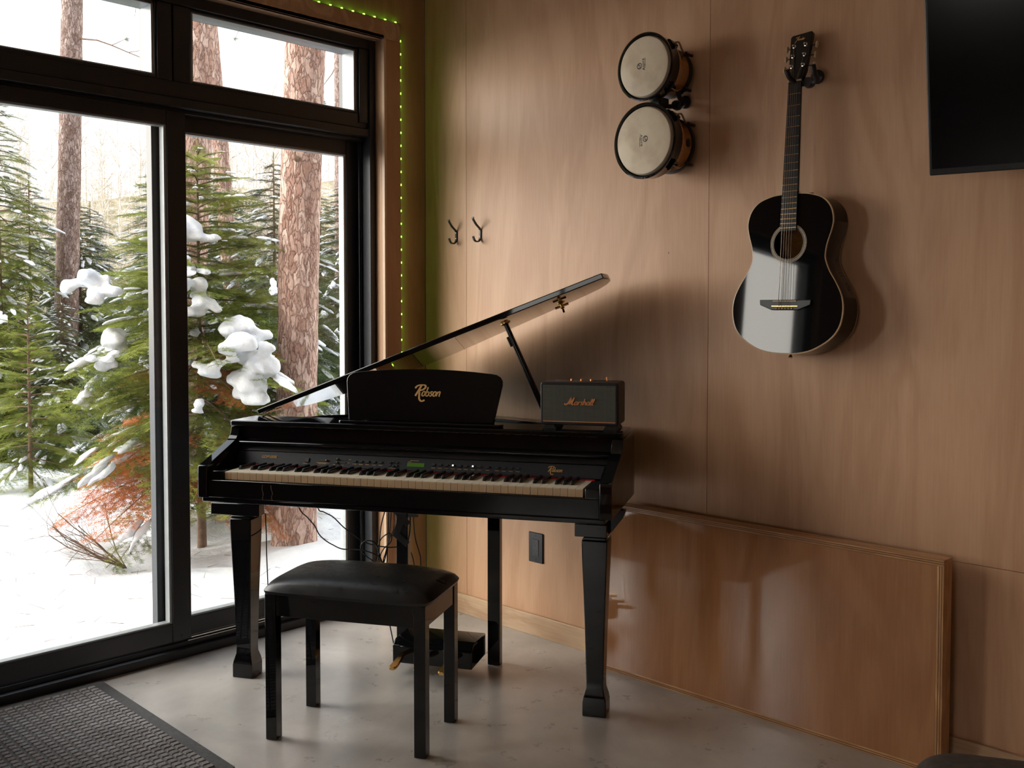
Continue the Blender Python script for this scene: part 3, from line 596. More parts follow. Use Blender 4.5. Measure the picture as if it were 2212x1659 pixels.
cable([(-0.030, .262, .60), (-0.022, .272, .590), (-0.0135, .285, .575), (-0.0135, .288, .545), (-0.0135, .292, .50), (-0.015, .296, .42), (-0.017, .31, .25)], 'thin black wire down the side of the left front piano leg', 0.0022)

# ------------------------------------------------------------------ piano stool
B = tag(empty('piano_bench', (0.762, -1.303, 0), (0, 0, math.radians(29.0))), 'black piano bench with padded leather seat standing before the keyboard', 'bench')
for x, y in ((0, 0), (0.484, 0), (0.0, 0.264), (0.484, 0.264)):
    lg = MB().box(x, x+0.036, y, y+0.036, 0.001, 0.452).build('leg', G, B, bevel=0.0015)
MB().box(0.0365, 0.4835, 0.003, 0.020, 0.385, 0.451).build('apron', G, B, bevel=0.001); MB().box(0.0365, 0.4835, 0.280, 0.297, 0.385, 0.451).build('apron', G, B, bevel=0.001)
MB().box(0.003, 0.020, 0.0365, 0.2635, 0.385, 0.451).build('apron', G, B, bevel=0.001); MB().box(0.500, 0.517, 0.0365, 0.2635, 0.385, 0.451).build('apron', G, B, bevel=0.001)
nx, ny = 36, 26; rings = []
x0, x1, y0, y1 = -0.014, 0.534, -0.014, 0.314
vs = []; fs = []
for j in range(ny+1):
    for i in range(nx+1):
        a = i/nx*2-1; b = j/ny*2-1
        e_ = (1-abs(a)**3.2)*(1-abs(b)**3.2)
        h = 0.462+0.046*max(0, e_)**0.42
        a2 = a*(1-0.045*abs(b)**8); b2 = b*(1-0.07*abs(a)**8)
        vs.append(((x0+x1)/2+a2*(x1-x0)/2, (y0+y1)/2+b2*(y1-y0)/2, h))
for j in range(ny):
    for i in range(nx): k = j*(nx+1)+i; fs.append((k, k+1, k+nx+2, k+nx+1))
top_n = len(vs); vs2 = [(v[0]*1.0, v[1], 0.4525) for v in vs]
rim_i = [i for i in range(nx+1)]+[(j)*(nx+1)+nx for j in range(1, ny+1)]+[ny*(nx+1)+i for i in range(nx-1, -1, -1)]+[j*(nx+1) for j in range(ny-1, 0, -1)]
mb = MB(); cx_, cy_ = (x0+x1)/2, (y0+y1)/2
low = [((vs[i][0]-cx_)*0.985+cx_, (vs[i][1]-cy_)*0.985+cy_, 0.4525) for i in rim_i]
mb.add(vs+low, fs+[(rim_i[k], top_n+k, top_n+(k+1) % len(rim_i), rim_i[(k+1) % len(rim_i)]) for k in range(len(rim_i))]+[tuple(range(top_n, top_n+len(rim_i)))])
m, nt, b = newmat('black_leather'); setb(b, (0.010, 0.010, 0.011), 0.30, 0, 0.5)
v = coords(nt); vo = N(nt, 'ShaderNodeTexVoronoi', Scale=420.0, feature='DISTANCE_TO_EDGE'); nt.links.new(v, vo.inputs['Vector']); nn = N(nt, 'ShaderNodeTexNoise', Scale=22.0, Detail=6.0, Distortion=2.0); nt.links.new(v, nn.inputs['Vector'])
ad = N(nt, 'ShaderNodeMath', operation='MULTIPLY_ADD'); ad.inputs[1].default_value = 0.4; nt.links.new(vo.outputs['Distance'], ad.inputs[0]); nt.links.new(nn.outputs['Fac'], ad.inputs[2]); bump(nt, b, ad.outputs[0], 0.35, 0.0012)
rr = ramp(nt, nn.outputs['Fac'], [(0.3, (0.27,)*3), (0.7, (0.42,)*3)]); nt.links.new(rr, b.inputs['Roughness'])
MT['leather'] = m
mb.build('seat_cushion', MT['leather'], B, smooth=True)

# ------------------------------------------------------------------ bluetooth style speaker on the piano
SP = tag(empty('speaker', (0.4, -1.228, 0)), 'small black speaker with grey cloth grille and copper script lettering on the piano', 'speaker')
SP.matrix_world = Matrix.Translation((0.4, -1.228, 0)) @ Matrix.Rotation(PI_ROT, 4, 'Z') @ Matrix.Translation((1.160, 0.222, 0.928))
m, nt, b = newmat('speaker_cloth'); setb(b, (0.07, 0.08, 0.07), 0.8, 0, 0.2)
v = coords(nt, (330, 330, 330), rot=(0, math.radians(45), 0)); ck = N(nt, 'ShaderNodeTexChecker', Scale=1.0); ck.inputs['Color1'].default_value = (0.030, 0.036, 0.032, 1); ck.inputs['Color2'].default_value = (0.20, 0.205, 0.18, 1)
nt.links.new(v, ck.inputs['Vector']); nt.links.new(ck.outputs['Color'], b.inputs['Base Color']); MT['cloth'] = m
MB().prism(rrect(-0.129, 0.129, 0.014, 0.154, 0.010), 0.0015, 0.132, axis=1).build('cabinet', plain('black_vinyl', (0.012, 0.011, 0.011), 0.5, noise=0.3, nscale=300, bumpd=0.0004), SP, bevel=0.004, seg=3)
MB().box(-0.1195, 0.1195, -0.0005, 0.002, 0.0275, 0.1445).build('grille', MT['cloth'], SP)
MB().box(-0.1195, 0.1195, -0.0010, 0.002, 0.0245, 0.0270).build('copper_strip', MT['copper'], SP)
lettering('maker_lettering', 'Marshall', -0.047, 0.081, 0.0102, MT['copper'], SP, -0.0014, r=0.0012, flat=0.0012, xs=1.12)
MB().box(-0.095, 0.095, 0.045, 0.095, 0.1535, 0.1547).build('control_plate', MT['satin'], SP)
for x in (-0.038, -0.005, 0.028): MB().lathe([(0.0001, 0.1547), (0.0055, 0.1547), (0.005, 0.1605), (0.0001, 0.1615)], 14, Matrix.Translation((x, 0.07, 0))).build('dial', MT['copper'], SP, smooth=True)
MB().box(0.077, 0.083, 0.066, 0.072, 0.1547, 0.169).build('toggle_switch', MT['copper'], SP, 0.001)
for x in (-0.10, 0.10): MB().prism([(x-0.022, 0.0), (x+0.022, 0.0), (x+0.014, 0.0145), (x-0.014, 0.0145)], 0.010, 0.125, axis=1).build('foot', MT['rubber'], SP)

# ================================================================== THINGS ON THE WALL
def strap(mb, pts, w, t):
    """flat bar following points in the yz plane, width along x"""
    rings = []
    P3 = [Vector((0, p[0], p[1])) for p in pts]
    for i, p in enumerate(P3):
        a = P3[max(0, i-1)]; b = P3[min(len(P3)-1, i+1)]; d = (b-a).normalized(); nn = Vector((0, -d.z, d.y))
        rings.append([p+Vector((-w/2, 0, 0))-nn*t/2, p+Vector((w/2, 0, 0))-nn*t/2, p+Vector((w/2, 0, 0))+nn*t/2, p+Vector((-w/2, 0, 0))+nn*t/2])
    mb.loft(rings); return mb
hook0 = None
for x, z, lab in ((0.207, 1.660, 'black double coat hook on the plywood wall, the one nearer the green-lit corner'), (0.357, 1.661, 'black double coat hook on the plywood wall, the one farther from the window')):
    h = tag(empty('coat_hook', (x, -0.0005, z)), lab, 'coat hook', 'pair of coat hooks')
    if hook0 is None:
        P_ = catmull([(-0.045, 0.048, 0), (-0.043, 0.038, 0), (-0.026, 0.018, 0), (-0.005, 0.0, 0), (-0.0035, -0.020, 0), (-0.0035, -0.038, 0), (-0.010, -0.050, 0), (-0.022, -0.054, 0), (-0.034, -0.050, 0), (-0.042, -0.038, 0), (-0.044, -0.032, 0)], 5)
        h1 = strap(MB(), [(p.x, p.y) for p in P_], 0.010, 0.005).build('hook_arm', MT['satin'], h, bevel=0.002)
        h2 = MB().lathe([(0.0001, 0), (0.003, 0), (0.002, 0.001), (0.0001, 0.0014)], 10, Matrix.Translation((0, -0.0058, -0.008)) @ Matrix.Rotation(PI/2, 4, 'X')).build('screw', MT['steel'], h)
        h3 = dup(h2, h, (0, 0, -0.024)); hook0 = (h1, h2, h3)
    else:
        for p in hook0: dup(p, h)
# electrical outlet
o_ = tag(empty('wall_outlet', (0.681, 0, 0.358)), 'black duplex electrical outlet plate low on the plywood wall', 'outlet')
MB().prism(rrect(-0.039, 0.039, -0.061, 0.061, 0.003), -0.006, 0.0, axis=1).build('cover_plate', MT['satin'], o_, bevel=0.003)
rc = MB().prism(rrect(-0.0165, 0.0165, -0.0335, 0.0335, 0.002), -0.0075, -0.0045, axis=1).build('receptacle', MT['panelblack'], o_, bevel=0.0006)
for z in (0.016, -0.018):
    MB().box(-0.0075, -0.0055, -0.0078, -0.0060, z, z+0.008).build('socket_slot', MT['seal'], rc); MB().box(0.005, 0.007, -0.0078, -0.0060, z+.001, z+0.008).build('socket_slot', MT['seal'], rc)
    MB().lathe([(0.0001, 0), (0.0026, 0), (0.0026, .0003), (0.0001, .0003)], 10, Matrix.Translation((0, -0.0075, z-0.007)) @ Matrix.Rotation(PI/2, 4, 'X')).build('socket_slot', MT['seal'], rc)
for z in (0.048, -0.048): MB().lathe([(0.0001, 0), (0.003, 0), (0.0025, .0006), (0.0001, .001)], 10, Matrix.Translation((0, -0.006, z)) @ Matrix.Rotation(PI/2, 4, 'X')).build('screw', MT['seal'], o_)

# bongo drums (axes square to the wall)
def skinmat():
    m, nt, b = newmat('drum_skin'); setb(b, (0.5, 0.4, 0.3), 0.5, 0, 0.3)
    v = coords(nt); n = N(nt, 'ShaderNodeTexNoise', Scale=14.0, Detail=5.0); nt.links.new(v, n.inputs['Vector'])
    c = ramp(nt, n.outputs['Fac'], [(0.3, (0.64, 0.50, 0.34)), (0.55, (0.80, 0.67, 0.49)), (0.75, (0.86, 0.74, 0.58))]); nt.links.new(c, b.inputs['Base Color']); return m
MT['skin'] = skinmat()
BG = tag(empty('bongo_drums', (1.352, -0.03, 2.01)), 'pair of bongo drums with cream heads hanging on the plywood wall', 'drums')
RX = Matrix.Rotation(PI/2, 4, 'X')                 # lathe axis +z -> -y
def drum(dz, r, rb, flip, lab):
    D = empty('drum', (0, 0, dz), (0, 0, 0), BG)
    MB().lathe([(rb*.90, 0.0), (rb, 0.002), (rb*1.03, 0.05), (r*.93, 0.10), (r*.90, 0.142), (r*.88, 0.142), (rb*.9, 0.004)], 48, RX).build('drum_shell', MT['shell'], D, smooth=True)
    MB().lathe([(rb*1.02, -0.004), (rb*1.07, -0.003), (rb*1.075, 0.010), (rb*1.02, 0.012)], 48, RX).build('bottom_ring', MT['satin'], D, smooth=True)
    MB().lathe([(0.0001, 0.1655), (r*.80, 0.1655), (r*.865, 0.163), (r*.90, 0.155), (r*.915, 0.135), (r*.90, 0.134), (0.0001, 0.160)], 56, RX).build('drum_head', MT['skin'], D, smooth=True)
    MB().lathe([(r*.93, 0.112), (r*.965, 0.112), (r*.975, 0.148), (r*1.0, 0.154), (r*1.0, 0.160), (r*.965, 0.163), (r*.935, 0.157), (r*.93, 0.15)], 56, RX).build('counter_hoop', MT['gloss'], D, smooth=True)
    for a in (38, -44, 125, 205):
        ca, sa = math.cos(math.radians(a)), math.sin(math.radians(a))
        def Q(rr, h): return (rr*ca, -h, rr*sa)
        MB().tube(catmull([Q(r*.97, 0.120), Q(r*1.05, 0.108), Q(r*1.05, 0.092), Q(rb*1.22, 0.045), Q(rb*1.15, 0.02), Q(rb*1.15, -0.008)], 4), 0.0032, 8).build('tuning_rod', MT['steel'], D, smooth=True)
        MB().tube([Q(rb*1.15, 0.022), Q(rb*1.15, 0.010)], 0.0085, 8).build('lug_nut', MT['satin'], D); MB().tube([Q(rb*1.15, 0.004), Q(rb*1.15, -0.016)], 0.006, 8).build('lug_nut', MT['satin'], D)
        m_ = MB(); t_ = Vector((-sa, 0, ca)); m_.loft([[Vector(Q(r*.93, h))+t_*w, Vector(Q(r*1.0, h))+t_*w*.7, Vector(Q(r*1.0, h))-t_*w*.7, Vector(Q(r*.93, h))-t_*w] for h, w in ((0.098, .010), (0.114, .018), (0.125, .026))]); m_.build('hoop_ear', MT['gloss'], D)
    # printed emblem: ring with letters, a word and a tapering underline
    ex, ez = (-0.006, 0.004) if not flip else (0.000, 0.004)
    Em = Matrix.Translation((ex, -0.1658, ez)) @ Matrix.Rotation(math.radians(96 if not flip else -84), 4, Vector((0, -1, 0)))
    e_ = empty('emblem', (0, 0, 0), (0, 0, 0), D)
    mb = MB(); mb.v, mb.f = [], []
    n = 28; rr_ = [(0.0105, 0.0082)]
    v = [(0.0105*math.cos(2*PI*k/n), 0, 0.0105*math.sin(2*PI*k/n)+.010) for k in range(n)]+[(0.0080*math.cos(2*PI*k/n), 0, 0.0080*math.sin(2*PI*k/n)+.010) for k in range(n)]
    mb.add([Em @ Vector(p) for p in v], [(k, (k+1) % n, n+(k+1) % n, n+k) for k in range(n)])
    mb.add([Em @ Vector(p) for p in [(-.018, 0, -.0125), (.022, 0, -.0145), (.022, 0, -.0165), (-.004, 0, -.0145)]], [(0, 1, 2, 3)])
    mb.add([Em @ Vector(p) for p in [(-.0080, 0, .0095), (.0080, 0, .0095), (.0080, 0, .0105), (-.0080, 0, .0105)]], [(0, 1, 2, 3)])
    me_o = mb.build('emblem_ring', MT['seal'], D)
    text_mesh('emblem_lettering', 'LP', 0.0135, MT['seal'], D, Em @ Matrix.Translation((0, 0, .010)) @ FACE @ Matrix.Scale(1.15,4), extr=0.0002)
    text_mesh('emblem_lettering', 'Aspire', 0.0155, MT['seal'], D, Em @ Matrix.Translation((0.001, 0, -.0065)) @ FACE, shear=0.2, extr=0.0002)
    bpy.data.objects.remove(e_)
    if flip:                                          # oval badge on the shell
        a = math.radians(-2); c = Vector((rb*1.035*math.cos(a), -0.035, rb*1.035*math.sin(a)))
        MB().prism([(0.011*math.cos(2*PI*k/20), 0.014*math.sin(2*PI*k/20)) for k in range(20)], 0.0, 0.0016, axis=0).build('oval_badge', MT['seal'], D).location = c
drum(0.126, 0.114, 0.078, False, 'small'); drum(-0.122, 0.128, 0.090, True, 'large')
MB().box(-0.022, 0.022, -0.10, -0.045, -0.028, 0.034).build('center_block', MT['satin'], BG, bevel=0.006)
# hangers
def hanger(name, lab, pl, yoke):
    H = tag(empty(name, (pl[0], 0, pl[1])), lab, 'wall hanger')
    MB().lathe([(0.0001, 0), (0.022, 0), (0.022, 0.006), (0.018, 0.009), (0.0001, 0.010)], 28, RX).build('mount_plate', MT['satin'], H, smooth=True)
    MB().tube([(0, -0.008, 0), (yoke[0]*.5, yoke[1]*.5, yoke[2]*.5), yoke], 0.0075, 10).build('hanger_arm', MT['satin'], H, smooth=True)
    MB().lathe([(0.0001, -0.012), (0.015, -0.012), (0.018, 0), (0.015, 0.014), (0.0001, 0.014)], 20, Matrix.Translation(yoke) @ RX).build('yoke_hub', MT['satin'], H, smooth=True)
    for s_ in (-1, 1):
        MB().tube(catmull([Vector(yoke)+Vector(q) for q in ((0, -0.004, 0), (s_*0.024, -0.008, -0.002), (s_*0.036, -0.022, 0.004), (s_*0.042, -0.048, 0.016), (s_*0.044, -0.062, 0.036))], 5), 0.0082, 10).build('yoke_arm', MT['rubber'], H, smooth=True)
    return H
hanger('guitar_hanger', 'black yoke wall hanger holding the guitar by its headstock', (1.884, 2.045), (0.0, -0.055, -0.026))
hanger('drum_hanger', 'black yoke wall hanger between the two bongo drums', (1.388, 2.040), (-0.006, -0.042, -0.016))

# acoustic guitar
GT = tag(empty('acoustic_guitar', (1.8455, -0.1165, 1.339)), 'glossy black acoustic guitar with cream binding hanging on the plywood wall', 'guitar')
GT.rotation_euler = Euler((-math.radians(3.6), math.radians(0.2), 0), 'XYZ')
half = [(0.0, -0.160), (0.045, -0.158), (0.095, -0.146), (0.148, -0.115), (0.178, -0.078), (0.189, -0.030), (0.184, 0.015), (0.165, 0.056), (0.140, 0.096), (0.126, 0.130), (0.1245, 0.150), (0.129, 0.180), (0.142, 0.222), (0.146, 0.255), (0.135, 0.292), (0.108, 0.320), (0.065, 0.335), (0.030, 0.339), (0.0, 0.340)]
sm = catmull([(x, z, 0) for x, z in half], 4); out = [(p.x, p.y) for p in sm]; outl = out+[(-x, z) for x, z in out[::-1][1:-1]]
def body_rings(t):
    return [(x*(1-t/0.19), z) for x, z in outl]
n = len(outl); mb = MB()
def ins(d): return [(x*(1-d/0.19), (z-0.09)*(1-d/0.245)+0.09) for x, z in outl]
rings = []
for y, d in ((0.002, 0.0), (0.0935, 0.0), (0.0975, 0.004)): rings.append([(x, y, z) for x, z in ins(d)])
sides = [(k*n+i, k*n+(i+1) % n, (k+1)*n+(i+1) % n, (k+1)*n+i) for k in range(2) for i in range(n)]
mb.add([p for r_ in rings for p in r_], sides+[tuple(range(2*n, 3*n))])
mb.build('guitar_body', G, GT, smooth=True)
# soundboard with the sound hole
hc = (0.0, 0.184); hr = 0.0485
ring_h = [(hc[0]+hr*math.cos(math.atan2(z-hc[1], x-hc[0])), hc[1]+hr*math.sin(math.atan2(z-hc[1], x-hc[0]))) for x, z in outl]
I1 = ins(0.003)
mb = MB(); mb.add([(x, 0.0, z) for x, z in I1]+[(x, 0.0, z) for x, z in ring_h]+[(x, 0.003, z) for x, z in ring_h]+[(x, 0.002, z) for x, z in outl], [(i, (i+1) % n, n+(i+1) % n, n+i) for i in range(n)]+[(n+i, n+(i+1) % n, 2*n+(i+1) % n, 2*n+i) for i in range(n)])
mb.build('soundboard', G, GT)
mb = MB(); mb.add([(x, -0.0004, z) for x, z in ins(0.0028)]+[(x, 0.0002, z) for x, z in ins(-0.0006)]+[(x, 0.0055, z) for x, z in ins(-0.0006)], [(k*n+i, k*n+(i+1) % n, (k+1)*n+(i+1) % n, (k+1)*n+i) for k in range(2) for i in range(n)]); mb.build('binding', MT['cream'], GT)
mb = MB(); mb.add([(x, 0.0925, z) for x, z in ins(-0.0005)]+[(x, 0.0955, z) for x, z in ins(-0.0005)], [(i, (i+1) % n, n+(i+1) % n, n+i) for i in range(n)]); mb.build('back_binding', MT['cream'], GT)
MB().box(-0.08, 0.08, 0.085, 0.088, 0.10, 0.26).build('inner_back', MT['shell'], GT)
m = plain('rosette_inlay', (0.30, 0.27, 0.22), 0.5, noise=0.4, nscale=400); 
for r0, r1, mt in ((0.0505, 0.0520, MT['cream']), (0.0535, 0.0590, m), (0.0603, 0.0616, MT['cream'])):
    k_ = 56; MB().add([(hc[0]+r_*math.cos(2*PI*k/k_), -0.0004, hc[1]+r_*math.sin(2*PI*k/k_)) for r_ in (r0, r1) for k in range(k_)], [(k, (k+1) % k_, k_+(k+1) % k_, k_+k) for k in range(k_)]).build('rosette_ring', mt, GT)
L_ = 0.682
def fretz(k): return 0.004+L_*2**(-k/12)
nut = fretz(0)
MB().frustum([(-0.0275, -0.007, 0.222), (0.0275, -0.007, 0.222), (0.0275, -0.0005, 0.222), (-0.0275, -0.0005, 0.222)], [(-0.0215, -0.007, nut), (0.0215, -0.007, nut), (0.0215, -0.0005, nut), (-0.0215, -0.0005, nut)]).build('fingerboard', MT['satin'], GT, bevel=0.0008)
m0 = []
for z, w, d in ((0.30, .0275, .060), (0.332, .0272, .030), (0.352, .0268, .022), (0.50, .0245, .020), (0.67, .0215, .018)):
    m0.append([(w*math.cos(a), max(-0.0005, d*math.sin(a)-0.0005) if math.sin(a) > 0 else -0.0005, z) for a in [PI*k/10 for k in range(11)]])
MB().loft(m0).build('neck', G, GT, smooth=True)
for k in range(1, 20):
    z = fretz(k); w = 0.0215+(0.0275-0.0215)*(nut-z)/(nut-0.222)
    if z > 0.223: MB().box(-w, w, -0.0080, -0.0069, z-0.0008, z+0.0008).build('fret', MT['brass'], GT)
MB().box(-0.0215, 0.0215, -0.009, -0.0005, nut, nut+0.005).build('nut', MT['cream'], GT)
Hm = Matrix.Translation((0, -0.0005, nut+0.005)) @ Matrix.Rotation(-math.radians(9), 4, 'X')
mb = MB(); mb.prism([(-0.0215, 0), (0.0215, 0), (0.030, 0.030), (0.038, 0.150), (0.034, 0.157), (-0.031, 0.152), (-0.0365, 0.146), (-0.0285, 0.030)], 0, 0.015, axis=1); mb.v = [tuple(Hm @ Vector(v)) for v in mb.v]
hd = mb.build('headstock', G, GT, bevel=0.002)
lettering('maker_lettering', 'Fender', -0.018, 0.132, 0.0052, MT['gold'], hd, -0.0006, r=0.0006, Mx=Hm)
tz = (0.047, 0.081, 0.114)
for s_ in (-1, 1):
    for z in tz:
        T = empty('tuner', (0, 0, 0), (0, 0, 0), GT); T.matrix_local = Hm @ Matrix.Translation((s_*0.0195, 0, z))
        MB().lathe([(0.0001, -0.001), (0.006, -0.001), (0.006, 0.002), (0.0035, 0.003), (0.003, 0.011), (0.0001, 0.0115)], 14, RX).build('tuner_post', MT['chrome'], T, smooth=True)
        MB().tube([(s_*0.010, 0.010, 0), (s_*0.026, 0.012, 0)], 0.0022, 8).build('tuner_shaft', MT['satin'], T)
        kb = MB(); kb.lathe([(0.0001, -0.010), (0.0035, -0.0095), (0.0058, -0.004), (0.0062, 0.003), (0.0048, 0.009), (0.0001, 0.0105)], 12, Matrix.Translation((s_*0.031, 0.012, 0)) @ Matrix.Diagonal((0.8, 1.0, 1, 1))); kb.build('tuner_button', MT['cream'], T, smooth=True)
for i in range(5):                                   # strings
    xb = -0.022+0.0088*i+0.004; xn = -0.0165+0.0066*i
    top_ = Hm @ Vector(((-0.0195, -0.006, tz[i]) if i < 3 else (0.0195, -0.006, tz[i-3])))
    MB().tube([(xb, -0.010, -0.012), (xb, -0.012, 0.004), (xn, -0.0105, nut+0.002), top_], 0.0005+0.0001*(4-i), 5).build('string', MT['steel'], GT)
mb = MB(); mb.prism([(-0.088, 0.008), (-0.086, -0.008), (-0.045, -0.024), (0.045, -0.024), (0.086, -0.008), (0.088, 0.008)], -0.007, 0.0, axis=1); mb.build('bridge', MT['satin'], GT, bevel=0.002)
MB().box(-0.040, 0.040, -0.0105, -0.007, 0.0025, 0.0055).build('saddle', MT['cream'], GT)
MB().box(-0.044, 0.044, -0.0082, -0.0068, -0.013, -0.0105).build('bridge_bar', MT['brass'], GT)
for i in range(6): MB().lathe([(0.0001, 0), (0.0024, 0), (0.002, 0.003), (0.0001, 0.0038)], 10, Matrix.Translation((-0.026+0.0104*i, -0.007, -0.019)) @ RX).build('bridge_pin', MT['gold'], GT)
MB().lathe([(0.004, 0), (0.004, 0.006), (0.007, 0.010), (0.006, 0.013), (0.0001, 0.014)], 14, Matrix.Translation((0.0, 0.045, -0.158)) @ Matrix.Rotation(PI, 4, 'X')).build('strap_button', MT['brass'], GT, smooth=True)
MB().lathe([(0.004, 0), (0.004, 0.006), (0.009, 0.010), (0.008, 0.013), (0.0001, 0.014)], 14, Matrix.Translation((0.045, 0.045, 0.331))).build('strap_button', MT['satin'], GT, smooth=True)

# television on a tilting bracket
TVm = Matrix.Translation((2.315, -0.20, 1.676)) @ Matrix.Rotation(math.radians(11), 4, 'Z') @ Matrix.Rotation(math.radians(13.5), 4, 'X')
TV = tag(empty('television', (0, 0, 0)), 'large black flat television on the plywood wall at upper right', 'television'); TV.matrix_world = TVm
MB().box(0, 1.10, 0.0, 0.035, 0, 0.635).build('casing', MT['satin'], TV, bevel=0.004)
m = plain('screen_glass', (0.003, 0.003, 0.0034), 0.16, spec=0.22, noise=0)
MB().box(0.008, 1.092, -0.0012, 0.002, 0.018, 0.627).build('screen', m, TV)
MB().box(0.35, 0.75, 0.035, 0.06, 0.15, 0.45).build('mount_bracket', MT['satin'], TV, bevel=0.003)
q = TVm @ Vector((0.55, 0.06, 0.30)); MB().tube([TVm.inverted() @ Vector((q.x+0.02, -0.002, q.z)), (0.55, 0.055, 0.30)], 0.025, 10).build('mount_arm', MT['satin'], TV)

# varnished plywood box panel standing against the wall
PN = tag(empty('wooden_panel', (1.115, -0.108, 0.0)), 'large varnished plywood panel leaning upright against the wall behind the piano', 'panel')
w_, h_ = 1.222, 0.615
MT['veneer'] = plain('dark_veneer', (0.16, 0.06, 0.02), 0.4, noise=0.3)
MB().box(0.020, w_-0.020, 0.0, 0.012, 0.018, h_-0.018).build('front_sheet', MT['varnish'], PN)
fr = MB(); fr.box(0, w_, 0.0005, 0.058, h_-0.018, h_).build('top_rail', MT['edge'], PN, bevel=0.0012)
e2 = MB(); e2.box(0, w_, 0.0, 0.058, 0.0, 0.018); e2.build('bottom_rail', MT['edge'], PN, bevel=0.0012)
MT['edgev'] = plywood('plywood_edge_upright', (0.60, 0.35, 0.17), (0.30, 0.13, 0.05), 0.3, axis=2, gscale=3)
for x0 in (0.0, w_-0.020): MB().box(x0, x0+0.020, 0.0, 0.058, 0.018, h_-0.018).build('side_rail', MT['edgev'], PN, bevel=0.0012)
for z0 in (h_-0.0125, h_-0.0068, 0.0045, 0.0105): MB().box(0.0, w_, -0.0004, 0.0006, z0, z0+0.0022).build('ply_line', MT['veneer'], PN)
for x0 in (w_-0.0135, w_-0.007): MB().box(x0, x0+0.002, -0.0004, 0.0006, 0.018, h_-0.018).build('ply_line', MT['veneer'], PN)

# door mat
def m_mat():
    m, nt, b = newmat('ribbed_carpet'); setb(b, (0.2, 0.2, 0.2), 0.95, 0, 0.1)
    v = coords(nt); n = N(nt, 'ShaderNodeTexNoise', Scale=170.0, Detail=5.0, Roughness=0.8); nt.links.new(v, n.inputs['Vector'])
    n2 = N(nt, 'ShaderNodeTexNoise', Scale=7.0, Detail=3.0); nt.links.new(v, n2.inputs['Vector'])
    c = ramp(nt, n.outputs['Fac'], [(0.35, (0.17, 0.165, 0.167)), (0.65, (0.52, 0.50, 0.50))])
    c2 = ramp(nt, n2.outputs['Fac'], [(0.35, (0.75, 0.72, 0.70)), (0.65, (1, 1, 1))]); mx = N(nt, 'ShaderNodeMix', data_type='RGBA', blend_type='MULTIPLY'); mx.inputs[0].default_value = 1
    nt.links.new(c, mx.inputs[6]); nt.links.new(c2, mx.inputs[7]); nt.links.new(mx.outputs[2], b.inputs['Base Color']); bump(nt, b, n.outputs['Fac'], 0.8, 0.004); return m
MAT = tag(empty('door_mat', (-0.070, -1.452, 0.0)), 'grey ribbed door mat with dark rubber border inside the glass door', 'mat')
MAT.rotation_euler = (0, 0, -math.radians(1.0))
MW, ML = 0.94, 1.55
MB().prism(rrect(0, MW, -ML, 0, 0.006), 0.0005, 0.0045).build('rubber_border', plain('mat_rubber', (0.055, 0.052, 0.05), 0.75, noise=0.3, nscale=80), MAT, bevel=0.0015)
bs = MB(); px_, py_ = 0.0262, 0.0300
nxm = int((MW-0.07)/px_); nym = int((ML-0.07)/py_)
for i in range(nxm):
    for j in range(nym):
        x0 = 0.036+i*px_; y0 = -0.036-(j+1)*py_; dx = 0.0
        bs.frustum([(x0, y0, 0.004), (x0+px_-.0035, y0, 0.004), (x0+px_-.0035, y0+py_-.0045, 0.004), (x0, y0+py_-.0045, 0.004)], [(x0+.003, y0+.003, 0.0085), (x0+px_-.0065, y0+.003, 0.0085), (x0+px_-.0065, y0+py_-.0075, 0.0085), (x0+.003, y0+py_-.0075, 0.0085)])
bs.build('carpet_ribs', m_mat(), MAT)

# brown upholstered ottoman in the near corner
OT = tag(empty('ottoman', (2.62, -0.965, 0.0), (0, 0, math.radians(27))), 'dark brown upholstered ottoman edge in the bottom right corner', 'ottoman')
m = plain('brown_fabric', (0.045, 0.032, 0.024), 0.9, noise=0.35, nscale=50, bumpd=0.002)
def cushion(x0, x1, y0, y1, z0, z1, e=0.045):
    nx, nz = 28, 10; rings = []; poly = rrect(x0, x1, y0, y1, 0.07, 6); cx, cyy = (x0+x1)/2, (y0+y1)/2
    for k in range(nz+1):
        t = k/nz*PI-PI/2; ex = e*(1-math.cos(t)); zz = (z0+z1)/2+(z1-z0)/2*math.sin(t)
        rings.append([(p[0]+(-1 if p[0] > cx else 1)*ex*min(1, abs(p[0]-cx)/.1), p[1]+(-1 if p[1] > cyy else 1)*ex*min(1, abs(p[1]-cyy)/.1), zz) for p in poly])
    inner_ = [((p[0]-cx)*.5+cx, (p[1]-cyy)*.5+cyy, z1+0.012) for p in poly]
    rings.append(inner_); return rings
MB().loft(cushion(-0.02, 0.80, -0.60, 0.02, 0.33, 0.452)).build('seat_cushion', m, OT, smooth=True)
MB().loft(cushion(-0.05, 0.83, -0.63, 0.0, 0.10, 0.36, 0.03)).build('base', m, OT, smooth=True)
for x in (0.06, 0.70):
    for y in (-0.52, -0.10): MB().tube([(x, y, 0.0), (x, y, 0.13)], [0.014, 0.02], 12).build('leg', MT['satin'], OT)

